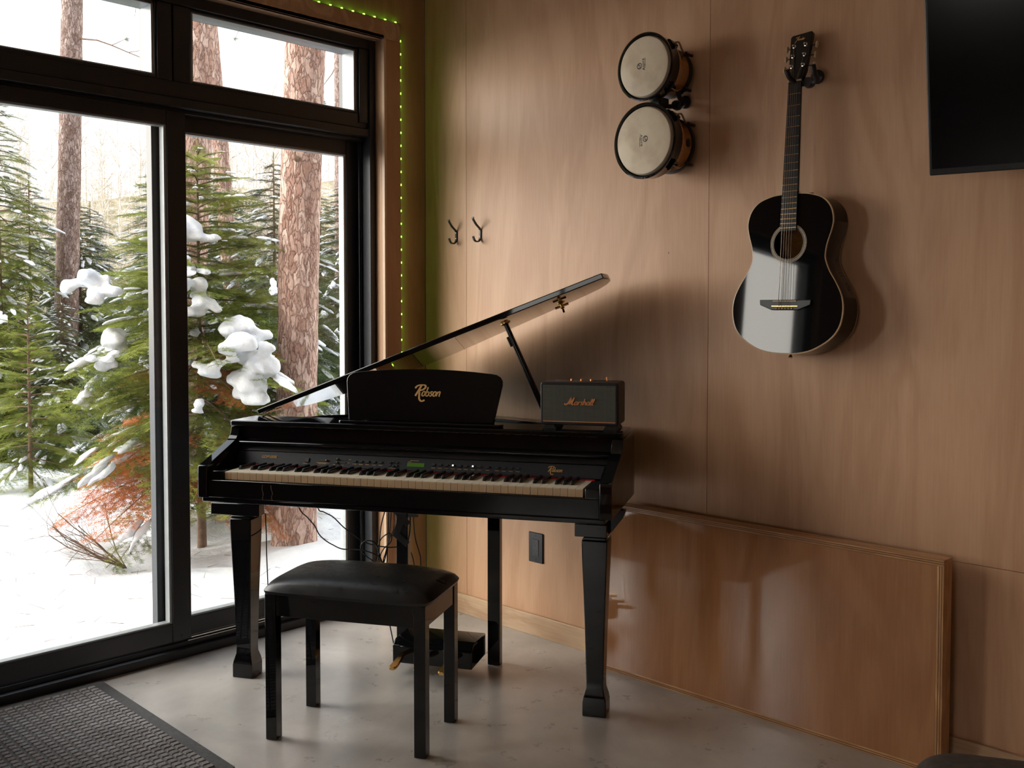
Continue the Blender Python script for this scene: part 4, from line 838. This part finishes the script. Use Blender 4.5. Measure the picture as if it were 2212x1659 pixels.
# ================================================================== OUTDOORS
RNG = np.random.default_rng(7)
_perm = RNG.random((64, 64))
def vnoise(x, y):
    x = np.asarray(x, float); y = np.asarray(y, float); xi = np.floor(x).astype(int); yi = np.floor(y).astype(int); fx = x-xi; fy = y-yi
    fx = fx*fx*(3-2*fx); fy = fy*fy*(3-2*fy); g = lambda a, b: _perm[a % 64, b % 64]
    return (g(xi, yi)*(1-fx)+g(xi+1, yi)*fx)*(1-fy)+(g(xi, yi+1)*(1-fx)+g(xi+1, yi+1)*fx)*fy
def gz(x, y):
    x = np.asarray(x, float); y = np.asarray(y, float)
    d = np.hypot(x-3.39, y+2.91); u = (x-3.39)*(-.6997)+(y+2.91)*.7145; lat = (x-3.39)*.7145+(y+2.91)*.6997
    z = -0.215+0*x
    k = np.clip((-lat-0.12*u)/1.6, 0, 1); z = z+0.10*k*np.clip((u-4.6)/3.0, 0, 1)            # bank rises on the left
    z = z-0.35*np.clip((u-9)/12, 0, 1)
    z = z+np.clip((u-22), 0, None)*0.215+np.clip(u-22, 0, 6)*0.02
    amp = 0.055+0.02*np.clip(u-8, 0, 10)
    z = z+amp*(vnoise(x*1.3, y*1.3)-.5)*2+0.05*(vnoise(x*3.1+7, y*3.1)-.5)+0.016*(vnoise(x*9, y*9+3)-.5)
    nearh = np.clip((x+1.0)/0.7, 0, 1); z = z-0.03*nearh
    # footprints trough and mounds
    for cx, cyy, r, h in ((-3.9, -.25, .33, -.11), (-3.3, .05, .25, -.08), (-2.3, -.75, .3, .07), (-1.75, -.35, .35, .07), (-1.5, .4, .4, .07), (-2.35, .95, .35, .10), (-1.2, -.9, .22, .05), (-1.95, .42, .2, .05)):
        z = z+h*np.exp(-(((x-cx)/r)**2+((y-cyy)/r)**2))
    return z
def gridmesh(name, xs, ys, mat):
    X, Y = np.meshgrid(xs, ys); Z = gz(X, Y); nx, ny = len(xs), len(ys); co = np.stack([X, Y, Z], -1).reshape(-1, 3)
    i = (np.arange(ny-1)[:, None]*nx+np.arange(nx-1)[None]).ravel(); F = np.stack([i, i+1, i+nx+1, i+nx], 1)
    return rawmesh(name, co, F, mat, smooth=True)
def rawmesh(name, co, F, mats, parent=None, smooth=False, mi=None):
    me = bpy.data.meshes.new(name); co = np.asarray(co, np.float32); F = np.asarray(F, np.int32); k = F.shape[1]
    me.vertices.add(len(co)); me.vertices.foreach_set('co', co.ravel()); me.loops.add(F.size); me.loops.foreach_set('vertex_index', F.ravel())
    me.polygons.add(len(F)); me.polygons.foreach_set('loop_start', np.arange(0, F.size, k, dtype=np.int32)); me.polygons.foreach_set('loop_total', np.full(len(F), k, np.int32))
    for m_ in (mats if isinstance(mats, (list, tuple)) else [mats]): me.materials.append(m_)
    if mi is not None: me.polygons.foreach_set('material_index', np.asarray(mi, np.int32))
    if smooth: me.polygons.foreach_set('use_smooth', np.ones(len(F), bool))
    me.update(calc_edges=True); me.validate()
    o = bpy.data.objects.new(name, me); COL.objects.link(o)
    if parent: o.parent = parent
    return o
xs = np.concatenate([np.linspace(-60, -16, 60), np.linspace(-15.5, -7, 50), np.linspace(-6.9, -0.27, 170)])
ys = np.concatenate([np.linspace(-40, -6, 40), np.linspace(-5.8, -2.6, 30), np.linspace(-2.55, 3.5, 150), np.linspace(3.6, 10, 40), np.linspace(10.5, 70, 60)])
gr_ = st(gridmesh('snowy_ground', xs, ys, MT['snow']))
m, nt, b = newmat('hillside_scrub'); setb(b, (0.6, 0.5, 0.4), 0.9, 0, 0.1)
v = coords(nt); n_ = N(nt, 'ShaderNodeTexNoise', Scale=0.9, Detail=9.0, Roughness=0.75); nt.links.new(v, n_.inputs['Vector'])
nt.links.new(ramp(nt, n_.outputs['Fac'], [(0.38, (0.16, 0.15, 0.09)), (0.52, (0.32, 0.27, 0.19)), (0.64, (0.58, 0.56, 0.54))]), b.inputs['Base Color'])
gr_.data.materials.append(m)
cc = np.zeros(len(gr_.data.polygons)*3, np.float32); gr_.data.polygons.foreach_get('center', cc); cc = cc.reshape(-1, 3)
uu = (cc[:, 0]-3.39)*(-.6997)+(cc[:, 1]+2.91)*.7145
gr_.data.polygons.foreach_set('material_index', (uu > 21+3*vnoise(cc[:, 0]*.4, cc[:, 1]*.4)).astype(np.int32))

# ---- conifer parts
def needles_for(starts, dirs, lens, step, nl, nw, rng, zj=0.5):
    """triangular needles along many twigs"""
    out = []
    for s_, d_, L_ in zip(starts, dirs, lens):
        n = max(2, int(L_/step)); t = (np.arange(n)+rng.random(n)*.6)/n*L_
        base = s_+d_*t[:, None]
        side = np.cross(d_, np.array([0, 0, 1.0])); side /= max(1e-6, np.linalg.norm(side)); upv = np.cross(side, d_)
        ph = rng.uniform(-1, 1, n)*zj; sg = np.where(np.arange(n) % 2 == 0, 1.0, -1.0)
        lat = side*(sg*np.cos(ph))[:, None]+upv*(np.sin(ph))[:, None]
        nd = d_*0.62+lat*0.80; ln = nl*(0.75+.5*rng.random(n)); tip = base+nd*ln[:, None]
        w = d_*nw*0.5
        out.append(np.stack([base-w, base+w, tip], 1))
    return np.concatenate(out).reshape(-1, 3)
def tubes(segs, n=4):
    """thin prisms for (p0, p1, r0, r1)"""
    V = []; F = []; o = 0
    for p0, p1, r0, r1 in segs:
        d = p1-p0; L = np.linalg.norm(d)
        if L < 1e-6: continue
        d = d/L; a = np.cross(d, [0, 0, 1.0]); 
        if np.linalg.norm(a) < 1e-3: a = np.array([1.0, 0, 0])
        a /= np.linalg.norm(a); b = np.cross(d, a)
        for p, r in ((p0, r0), (p1, r1)):
            for k in range(n): V.append(p+(a*math.cos(2*PI*k/n)+b*math.sin(2*PI*k/n))*r)
        for k in range(n): F.append((o+k, o+(k+1) % n, o+n+(k+1) % n, o+n+k))
        o += 2*n
    return np.array(V), np.array(F)
def frond(L, rng, ntw, step, nl, nw, sub=True, width=0.42, droop=0.0):
    """flat spray of twigs along +x; returns needle verts and twig segments"""
    S_, D_, Ls, seg = [], [], [], []
    def ax(t): return np.array([t*L, 0, -droop*L*t*t])
    for k in range(8):
        a, b = ax(k/8), ax((k+1)/8); seg.append((a, b, 0.006*L*(1-k/8)+.0012, 0.006*L*(1-(k+1)/8)+.001))
        if k > 1: S_.append(a); D_.append((b-a)/np.linalg.norm(b-a)); Ls.append(np.linalg.norm(b-a))
    for i in range(ntw):
        t = 0.14+0.84*(i+.5)/ntw; sg = 1 if i % 2 else -1
        tl = L*width*((1-t)**0.75+0.10)*(0.8+.4*rng.random()); an = math.radians(rng.uniform(44, 62))
        d = np.array([math.cos(an), sg*math.sin(an), rng.uniform(-.16, .12)-droop*t]); d /= np.linalg.norm(d); p = ax(t)
        S_.append(p); D_.append(d); Ls.append(tl); seg.append((p, p+d*tl, .0016, .0008))
        if sub and tl > 0.05:
            ns = int(tl/0.045)
            for j in range(ns):
                tt = (j+1)/(ns+1); s2 = 1 if j % 2 else -1; a2 = math.atan2(d[1], d[0])+s2*math.radians(48)
                l2 = tl*.42*(1-tt)+.012; d2 = np.array([math.cos(a2), math.sin(a2), d[2]+rng.uniform(-.15, .1)]); d2 /= np.linalg.norm(d2)
                S_.append(p+d*tl*tt); D_.append(d2); Ls.append(l2)
    return needles_for(S_, D_, Ls, step, nl, nw, rng), seg
ICO = None
def ico(sub):
    import bmesh
    bm = bmesh.new(); bmesh.ops.create_icosphere(bm, subdivisions=sub, radius=1.0); V = np.array([v.co[:] for v in bm.verts]); F = np.array([[v.index for v in f.verts] for f in bm.faces]); bm.free(); return V, F
IC1, IC2, IC3 = ico(2), ico(3), ico(4)
def lump(c, r, rng, sub=1, rough=.28, ax=None):
    V, F = (IC1, IC2, IC3)[sub-1]; V = V.copy(); ph = rng.random(6)*6.28
    k = 1+rough*(np.sin(V[:, 0]*2.6+ph[0])*np.sin(V[:, 1]*2.9+ph[1])+.5*np.sin(V[:, 0]*5.1+ph[2]+V[:, 2]*4)*np.sin(V[:, 1]*5.7+ph[3]))
    V = V*k[:, None]; V[:, 2] = np.where(V[:, 2] < 0, V[:, 2]*.45, V[:, 2]); V = V*np.asarray(r)
    if ax is not None:
        x = ax/np.linalg.norm(ax); y = np.cross([0, 0, 1.0], x); y /= np.linalg.norm(y); z = np.cross(x, y); V = V[:, :1]*x+V[:, 1:2]*y+V[:, 2:3]*z
    return V+c, F
def rotz(V, a): c, s_ = math.cos(a), math.sin(a); return np.stack([V[..., 0]*c-V[..., 1]*s_, V[..., 0]*s_+V[..., 1]*c, V[..., 2]], -1)
def rotx(V, a): c, s_ = math.cos(a), math.sin(a); return np.stack([V[..., 0], V[..., 1]*c-V[..., 2]*s_, V[..., 1]*s_+V[..., 2]*c], -1)
def roty(V, a): c, s_ = math.cos(a), math.sin(a); return np.stack([V[..., 0]*c+V[..., 2]*s_, V[..., 1], -V[..., 0]*s_+V[..., 2]*c], -1)
def conifer_data(H, R, seed, nbr, style, snow=0.6, base=0.06, power=.75, pitch=(-25, 20), dead=0.0):
    rng = np.random.default_rng(seed)
    if style == 'near': T = [frond(1.0, rng, 40, .0050, .026, .0055, True, .44, d) for d in (.10, .22, .30)]
    elif style == 'mid': T = [frond(1.0, rng, 24, .013, .05, .0095, True, .44, d) for d in (.12, .25, .35)]
    else: T = [frond(1.0, rng, 12, .05, .12, .03, False, .42, d) for d in (.15, .3)]
    NV, TS, SV, SF, DV = [], [], [], [], []; so = 0
    for i in range(nbr):
        h = base+(0.97-base)*(i/nbr)**0.92; L = R*((1-h)**power)*(0.72+.5*rng.random())+0.05*R
        az = i*2.399+rng.uniform(-.4, .4); el = math.radians(pitch[0]+(pitch[1]-pitch[0])*h+rng.uniform(-9, 9)); rl = rng.uniform(-.35, .35)
        nv, sg = T[rng.integers(len(T))]
        def X(V): return rotz(roty(rotx(np.asarray(V)*L, rl), -el), az)+np.array([0, 0, h*H])
        (DV if rng.random() < dead and h < .5 else NV).append(X(nv)); TS += [(X(a), X(b), r0*(L**.3 if L < 1 else 1), r1) for a, b, r0, r1 in sg[:8]]
        if rng.random() < snow:
            m = rng.integers(3, 8) if style != 'far' else 2
            for q in range(m):
                t = rng.uniform(.25, .97); s_ = rng.uniform(-.16, .16)*(1-t+.3); c0 = X(np.array([[t, s_, -.22*t*t+.012]]))[0]; dv = X(np.array([[t+.05, s_*1.1, -.22*(t+.05)**2+.012]]))[0]-c0
                a = L*rng.uniform(.05, .13); r = (a, a*rng.uniform(.25, .5), a*rng.uniform(.16, .30)); V, F = lump(c0+np.array([0, 0, r[2]*.35]), r, rng, 1, .35, dv); SV.append(V); SF.append(F+so); so += len(V)
    top = np.array([0, 0, H]); segs = TS+[(np.array([0, 0, k/8*H]), np.array([0, 0, (k+1)/8*H]), .011*H*(1-k/8)+.004, .011*H*(1-(k+1)/8)+.003) for k in range(8)]
    # leader tufts
    S_ = [np.array([0, 0, H*.93])]; nv = needles_for([np.array([0.0, 0, H*.9])], [np.array([0.02, 0, 1.0])], [H*.1], .006, .03, .006, rng, 1.5); NV.append(nv)
    return np.concatenate(NV), segs, (np.concatenate(SV) if SV else None), (np.concatenate(SF) if SF else None), (np.concatenate(DV) if DV else None)
def tri(V): return np.arange(len(V)).reshape(-1, 3)
def build_tree(name, lab, loc, data, fol, wood='twig', group=None, rz=0, sc=1.0, cat='tree'):
    r = tag(empty(name, loc, (0, 0, rz)), lab, cat, group); r.scale = (sc, sc, sc)
    nv, segs, sv, sf, dv = data
    a = rawmesh('foliage', nv, tri(nv), MT[fol], r); tv, tf = tubes(segs, 5); b = rawmesh('trunk', tv, tf, MT[wood], r); ch = [a, b]
    if sv is not None: ch.append(rawmesh('snow_cover', sv, sf, MT['snow'], r, smooth=True))
    if dv is not None: ch.append(tag(rawmesh('dead_foliage', dv, tri(dv), MT['rust'], r), 'rust brown dead needles'))
    return r, ch
def copy_tree(ch, name, lab, loc, rz, sc, group=None):
    r = tag(empty(name, loc, (0, 0, rz)), lab, 'tree', group); r.scale = sc if isinstance(sc, tuple) else (sc, sc, sc)
    for c in ch: dup(c, r)
    return r
def G_(x, y, dz=-.03): return (x, y, float(gz(x, y))+dz)

# the large fir in front of the door glass
dA = conifer_data(2.62, 1.05, 11, 150, 'near', snow=.5, base=.18, power=.62, pitch=(-20, 22), dead=.26)
firA, chA = build_tree('fir_tree', 'large bright green fir with rust brown lower twigs just beyond the door post', G_(-2.44, 0.20), dA, 'fir')
rng = np.random.default_rng(5); SV, SF, so = [], [], 0                 # heavy snow pillows on its boughs
def pillow(px_off, z, size, spread, n=7, tail=0.0):
    """px_off: sideways offset as seen from the room, z height above the fir base"""
    global so
    right = np.array([.7145, .6997, 0]); toward = np.array([.6997, -.7145, 0])
    c = right*px_off+toward*spread+np.array([0, 0, z])
    for q in range(n):
        dd = right*rng.normal(0, size*.5)+toward*rng.normal(0, size*.35)+np.array([0, 0, rng.normal(0, size*.20)-tail*size*(q/n)*1.4])
        r = size*rng.uniform(.32, .62); V, F = lump(c+dd, (r, r*.8, r*.85), rng, 2, .25, right+toward*rng.uniform(-.3, .3)); SV.append(V); SF.append(F+so); so += len(V)
for a in ((.06, 2.04, .13, .35, 9, .3), (.02, 1.93, .09, .42, 5, 1.2), (.14, 1.98, .08, .35, 5), (.43, 1.38, .17, .42, 12, 1.5), (.33, 1.42, .12, .40, 6), (.48, 1.42, .09, .4, 5, .6), (.05, 1.70, .12, .5, 8), (.16, 1.62, .10, .5, 7, .8), (-.34, 1.62, .12, .55, 8), (-.50, 1.72, .11, .45, 7), (-.62, 1.68, .08, .45, 5), (-.36, 1.36, .12, .5, 6), (-.33, 1.27, .07, .6, 4), (-.60, 1.00, .09, .35, 6), (-.02, 1.17, .09, .6, 5, .5), (.23, 1.25, .10, .5, 6, .8), (.14, 1.02, .07, .55, 4, 1), (.03, .76, .07, .6, 4, 1), (-.47, 1.22, .08, .4, 5), (-.14, 2.12, .07, .1, 4), (-.04, 2.2, .06, .1, 3)):
    pillow(*a)
o = rawmesh('snow_cover', np.concatenate(SV), np.concatenate(SF), MT['snow'], firA, smooth=True)
md = o.modifiers.new('remesh', 'REMESH'); md.mode = 'VOXEL'; md.voxel_size = 0.013; md.use_smooth_shade = True
md = o.modifiers.new('smooth', 'SMOOTH'); md.factor = .6; md.iterations = 4

dB = conifer_data(1.62, .62, 21, 60, 'near', snow=.45, base=.12, power=.7, pitch=(-12, 28))
build_tree('young_fir_tree', 'slender young fir with thin bare lower stem at far left beyond the snow bank', G_(-5.00, 0.07), dB, 'fir')
dC = conifer_data(3.9, 1.1, 31, 170, 'mid', snow=.5, base=.10, power=.8, pitch=(-30, 10))
_, chC = build_tree('spruce_tree', 'tall green spruce at the left edge of the glass', G_(-7.24, 0.60), dC, 'fir')
dD = conifer_data(2.75, 1.08, 41, 150, 'mid', snow=1.0, base=.05, power=.75, pitch=(-32, 5))
_, chD = build_tree('spruce_tree', 'dark snow laden spruce right behind the leftmost thin trunk', G_(-7.6, 1.55), dD, 'spruce')
copy_tree(chD, 'spruce_tree', 'dark snow laden spruce behind the large fir, left of the door post', G_(-5.3, 1.35), 2.1, 1.02)
copy_tree(chD, 'spruce_tree', 'dark snow laden spruce spreading on both sides of the thickest pine trunk', G_(-4.9, 2.30), 4.0, 1.12)
copy_tree(chD, 'spruce_tree', 'dark snow laden spruce at the right edge of the door glass', G_(-6.3, 4.15), 1.2, 1.2)
copy_tree(chD, 'spruce_tree', 'dark snow laden spruce half hidden between the paired trunks and the thickest trunk', G_(-7.4, 3.3), 5.3, 1.0)
copy_tree(chD, 'spruce_tree', 'dark snow laden spruce low behind the slender young fir', G_(-8.2, -.55), .6, .85)
copy_tree(chC, 'spruce_tree', 'green spruce in the middle distance between left trunk and large fir', G_(-9.4, 3.2), 2.6, .75)
copy_tree(chD, 'spruce_tree', 'dark spruce low behind the snow bank, right of the slender young fir', G_(-6.6, .95), 3.3, .62)
for x_, y_, s_, a_ in ((-9.2, 1.6, 1.15, .3), (-9.9, 4.6, 1.3, 1.9), (-10.8, 3.0, 1.2, 2.8), (-10.4, .5, 1.1, 4.4), (-8.9, 5.6, 1.25, 5.5), (-11.8, 5.2, 1.35, .9)):
    copy_tree(chD, 'spruce_tree', 'dark spruce in the far row behind the snowy trees, in front of the pale hillside', G_(x_, y_), a_, s_, 'far row of dark spruces')
dS = conifer_data(.95, .55, 51, 40, 'near', snow=.25, base=.05, power=.5, pitch=(5, 35), dead=.5)
build_tree('low_shrub', 'low green and rust shrub at the foot of the large fir, beside the thickest trunk', G_(-2.75, .75), dS, 'fir', cat='shrub')

# pine trunks
def trunk(name, lab, base, topp, r0, r1, seed, mat='bark', flare=.35, twigs=0, group='pine trunks beyond the glass', stubs=()):
    rng = np.random.default_rng(seed); T = tag(empty(name, base), lab, 'tree', group)
    d = Vector(topp)-Vector(base); nh, na = 150, 56
    tt = np.linspace(0, 1, nh)[:, None]; aa = np.linspace(0, 2*PI, na, endpoint=False)[None]
    r = r0+(r1-r0)*tt; r = r*(1+flare*np.exp(-tt*d.z/.22)*(1+.25*np.sin(aa*4+1)))
    n1 = vnoise(aa*(na/2/PI)*.16+seed*3.1+0*tt, tt*d.z*5.0+0*aa); n2 = vnoise(aa*(na/2/PI)*.5+seed+0*tt, tt*d.z*16+0*aa)
    r = r*(1+.05*(n1-.5)+.045*(n2-.5))
    wob = .012*np.sin(tt*7+seed)
    X = d.x*tt+r*np.cos(aa)+wob; Y = d.y*tt+r*np.sin(aa); Z = d.z*tt+0*aa
    co = np.stack([X, Y, Z], -1).reshape(-1, 3); i = np.arange(nh-1)[:, None]*na; j = np.arange(na)[None]; j2 = (j+1) % na
    F = np.stack([i+j, i+j2, i+na+j2, i+na+j], -1).reshape(-1, 4); rawmesh('bark', co, F, MT[mat], T, smooth=True)
    if len(stubs):
        for h, az, L in stubs:
            c = Vector((d.x*h, d.y*h, d.z*h)); rr = r0+(r1-r0)*h; v = Vector((math.cos(az), math.sin(az), .25)); MB().tube([c+v*rr*.8, c+v*(rr+L*.6), c+v*(rr+L)+Vector((0, 0, .03))], [.022, .014, .006], 7).build('branch_stub', MT['twig'], T)
    if twigs:
        S_, D_, Ls, seg = [], [], [], []
        for q in range(twigs):
            h = rng.uniform(.60, .98); az = rng.uniform(0, 6.28); p = np.array([d.x*h, d.y*h, d.z*h]); dv = np.array([math.cos(az), math.sin(az), rng.uniform(-.5, .15)])
            for k in range(6):
                p2 = p+dv*.17; seg.append((p, p2, .010-.0013*k, .0088-.0013*k)); 
                if k > 1:
                    dd = dv+rng.normal(0, .6, 3); dd /= np.linalg.norm(dd); seg.append((p2, p2+dd*.22, .004, .002))
                    if rng.random() < .55:
                        for _ in range(6): d3 = dd+rng.normal(0, .45, 3); d3 /= np.linalg.norm(d3); S_.append(p2+dd*.2); D_.append(d3); Ls.append(.05)
                p = p2; dv = dv+rng.normal(0, .18, 3)
        tv, tf = tubes(seg, 5); rawmesh('bare_branches', tv, tf, MT['twig'], T)
        if S_: nv = needles_for(S_, D_, Ls, .007, .055, .006, rng, 1.3); rawmesh('needle_tufts', nv, tri(nv), MT['spruce'], T)
    return T
trunk('pine_tree', 'thickest red barked pine trunk, seen behind the raised piano lid', (-1.94, 0.55, -.30), (-1.86, 0.66, 3.9), .128, .122, 1, stubs=((.83, 5.2, .05), (.60, 5.4, .03)))
trunk('pine_tree', 'reddish pine trunk just right of the door post, partly hidden by the fir', (-3.62, 0.64, -.35), (-3.52, .86, 4.6), .150, .125, 2, stubs=((.80, 5.9, .22),))
trunk('pine_tree', 'thinner leaning pine trunk against the right side of the reddish one', (-5.50, 2.36, -.4), (-5.78, 2.06, 5.0), .092, .070, 3)
trunk('pine_tree', 'leftmost thin straight pine trunk seen through the left glass panel', (-7.33, 1.24, -.3), (-7.24, 1.42, 6.2), .125, .098, 4, mat='barkgrey', twigs=9, flare=.2)
trunk('pine_tree', 'thin pale trunk at the right end of the upper window', (-8.1, 5.35, -.6), (-8.15, 5.45, 7.2), .085, .075, 5, mat='barkgrey', twigs=6, flare=.2)
# distant hill: pale conifers and bare birches
hc_ = [conifer_data(5.2, 1.3, 60+k, 34, 'far', snow=.0, base=.12, power=.8, pitch=(-20, 20)) for k in range(2)]
def onemesh(name, data, fol):
    nv, segs, sv, sf, dv = data; tv, tf = tubes(segs, 4); tf3 = np.concatenate([tf[:, [0, 1, 2]], tf[:, [0, 2, 3]]])
    o = rawmesh(name, np.concatenate([nv, tv]), np.concatenate([tri(nv), tf3+len(nv)]), [MT[fol], MT['birch']], mi=np.concatenate([np.zeros(len(nv)//3), np.ones(len(tf3))])); return o
srcs = [onemesh('hillside_conifer', hc_[0], 'pale'), onemesh('hillside_conifer', hc_[1], 'palegreen')]
def bare(seed, H=6.0):
    rng = np.random.default_rng(seed); seg = []
    def rec(p, d, L, r, k):
        p2 = p+d*L; seg.append((p, p2, r, r*.7))
        if k == 0: return
        for _ in range(3 if k > 1 else 3):
            dd = d+rng.normal(0, .42, 3)+np.array([0, 0, .12]); dd /= np.linalg.norm(dd); rec(p+d*L*rng.uniform(.45, 1), dd, L*rng.uniform(.5, .75), r*.5, k-1)
    p = np.zeros(3)
    for k in range(7):
        d = np.array([rng.normal(0, .05), rng.normal(0, .05), 1.0]); p2 = p+d*H/7; seg.append((p, p2, .055*(1-k/8), .055*(1-(k+1)/8)))
        if k > 1:
            for _ in range(3): dd = np.array([rng.normal(0, .6), rng.normal(0, .6), .8]); dd /= np.linalg.norm(dd); rec(p2, dd, H*.10, .018, 2)
        p = p2
    return seg
bs_ = []
for k in range(2):
    tv, tf = tubes(bare(80+k), 3); bs_.append(rawmesh('bare_birch', tv, tf, MT['birch']))
rng = np.random.default_rng(99); used = [False]*4; cnt = 0
allsrc = srcs+bs_
labs = ['distant pale yellow conifer on the sunlit hillside beyond the glass']*2+['distant bare pale birch on the sunlit hillside beyond the glass']*2
grp = ['pale conifers on the far hillside']*2+['bare birches on the far hillside']*2
placed = 0; spots = []; tries = 0
while placed < 210:
    u = rng.uniform(15, 62); l = rng.uniform(-.56, -.12)*u
    if rng.random() < .1: l = rng.uniform(-.56, -.40)*u
    x = 3.39-.6997*u+.7145*l; y = -2.91+.7145*u+.6997*l
    if x < -57 or any((x-a_)**2+(y-b_)**2 < 2.3 for a_, b_ in spots): tries += 1
    if x < -57 or (tries < 4000 and any((x-a_)**2+(y-b_)**2 < 2.3 for a_, b_ in spots)): continue
    spots.append((x, y))
    k = int(rng.choice(4, p=[.27, .15, .33, .25])); s_ = rng.uniform(.45, .95)*(.75 if u < 24 else 1)
    if not used[k]: o = allsrc[k]; used[k] = True
    else: o = allsrc[k].copy(); COL.objects.link(o)
    o.location = G_(x, y, -.1); o.rotation_euler = (0, 0, rng.uniform(0, 6.28)); o.scale = (s_, s_, s_*rng.uniform(.9, 1.2)); tag(o, labs[k], 'tree', grp[k]); placed += 1
# a low snow-roofed shed far beyond the trees
sh = tag(empty('garden_shed', (-14.6, 8.1, -1.0), (0, 0, .9)), 'low pale shed with snowy roof glimpsed left of the thickest trunk', 'shed')
MB().box(-1.3, 1.3, -1, 1, 0, .72).build('wall', plain('pale_siding', (.45, .50, .56), .7), sh); MB().prism([(-1.25, .72), (1.25, .72), (1.25, .78), (0, 1.12), (-1.25, .78)], -1.5, 1.5, axis=0).build('roof', MT['snow'], sh); MB().box(-1.51, 1.51, -1.27, 1.27, .70, .745).build('eave', MT['satin'], sh)
# bare twigs of a bush and needles fallen on the snow
rng = np.random.default_rng(17); seg = []
def tw(p, d, L, r, k):
    for _ in range(4):
        p2 = p+d*L/4; seg.append((p, p2, r, r*.85)); p = p2; r *= .85; d = d+rng.normal(0, .16, 3)+np.array([0, 0, .02]); d /= np.linalg.norm(d)
        if k and rng.random() < .75: dd = d+rng.normal(0, .55, 3); dd /= np.linalg.norm(dd); tw(p, dd, L*.55, r*.6, k-1)
c0 = np.array(G_(-2.25, -.38, 0))
for q in range(9): d = np.array([rng.uniform(-.8, .4), rng.uniform(-1, .1), rng.uniform(.15, .9)]); d /= np.linalg.norm(d); tw(np.zeros(3), d, rng.uniform(.35, .6), .0045, 2)
tv, tf = tubes(seg, 4); o = rawmesh('bare_twigs', tv, tf, MT['twig']); o.location = c0; tag(o, 'bare brown twigs poking from the snow left of the door post', 'bush')
seg = []
for q in range(150):
    u = rng.uniform(4.4, 7.5); l = rng.uniform(-.52, -.14)*u; x = 3.39-.6997*u+.7145*l; y = -2.91+.7145*u+.6997*l
    if x > -.4: continue
    a = rng.uniform(0, 6.28); L_ = rng.uniform(.02, .11); p0 = np.array([x, y, float(gz(x, y))+.006]); x2, y2 = x+L_*math.cos(a), y+L_*math.sin(a); seg.append((p0, np.array([x2, y2, float(gz(x2, y2))+rng.uniform(.004, .03)]), .0014, .0008))
tv, tf = tubes(seg, 4); o = rawmesh('fallen_needles', tv, tf, MT['twig']); tag(o, 'scattered brown twigs and needles on the snow outside', 'twigs', kind='stuff')
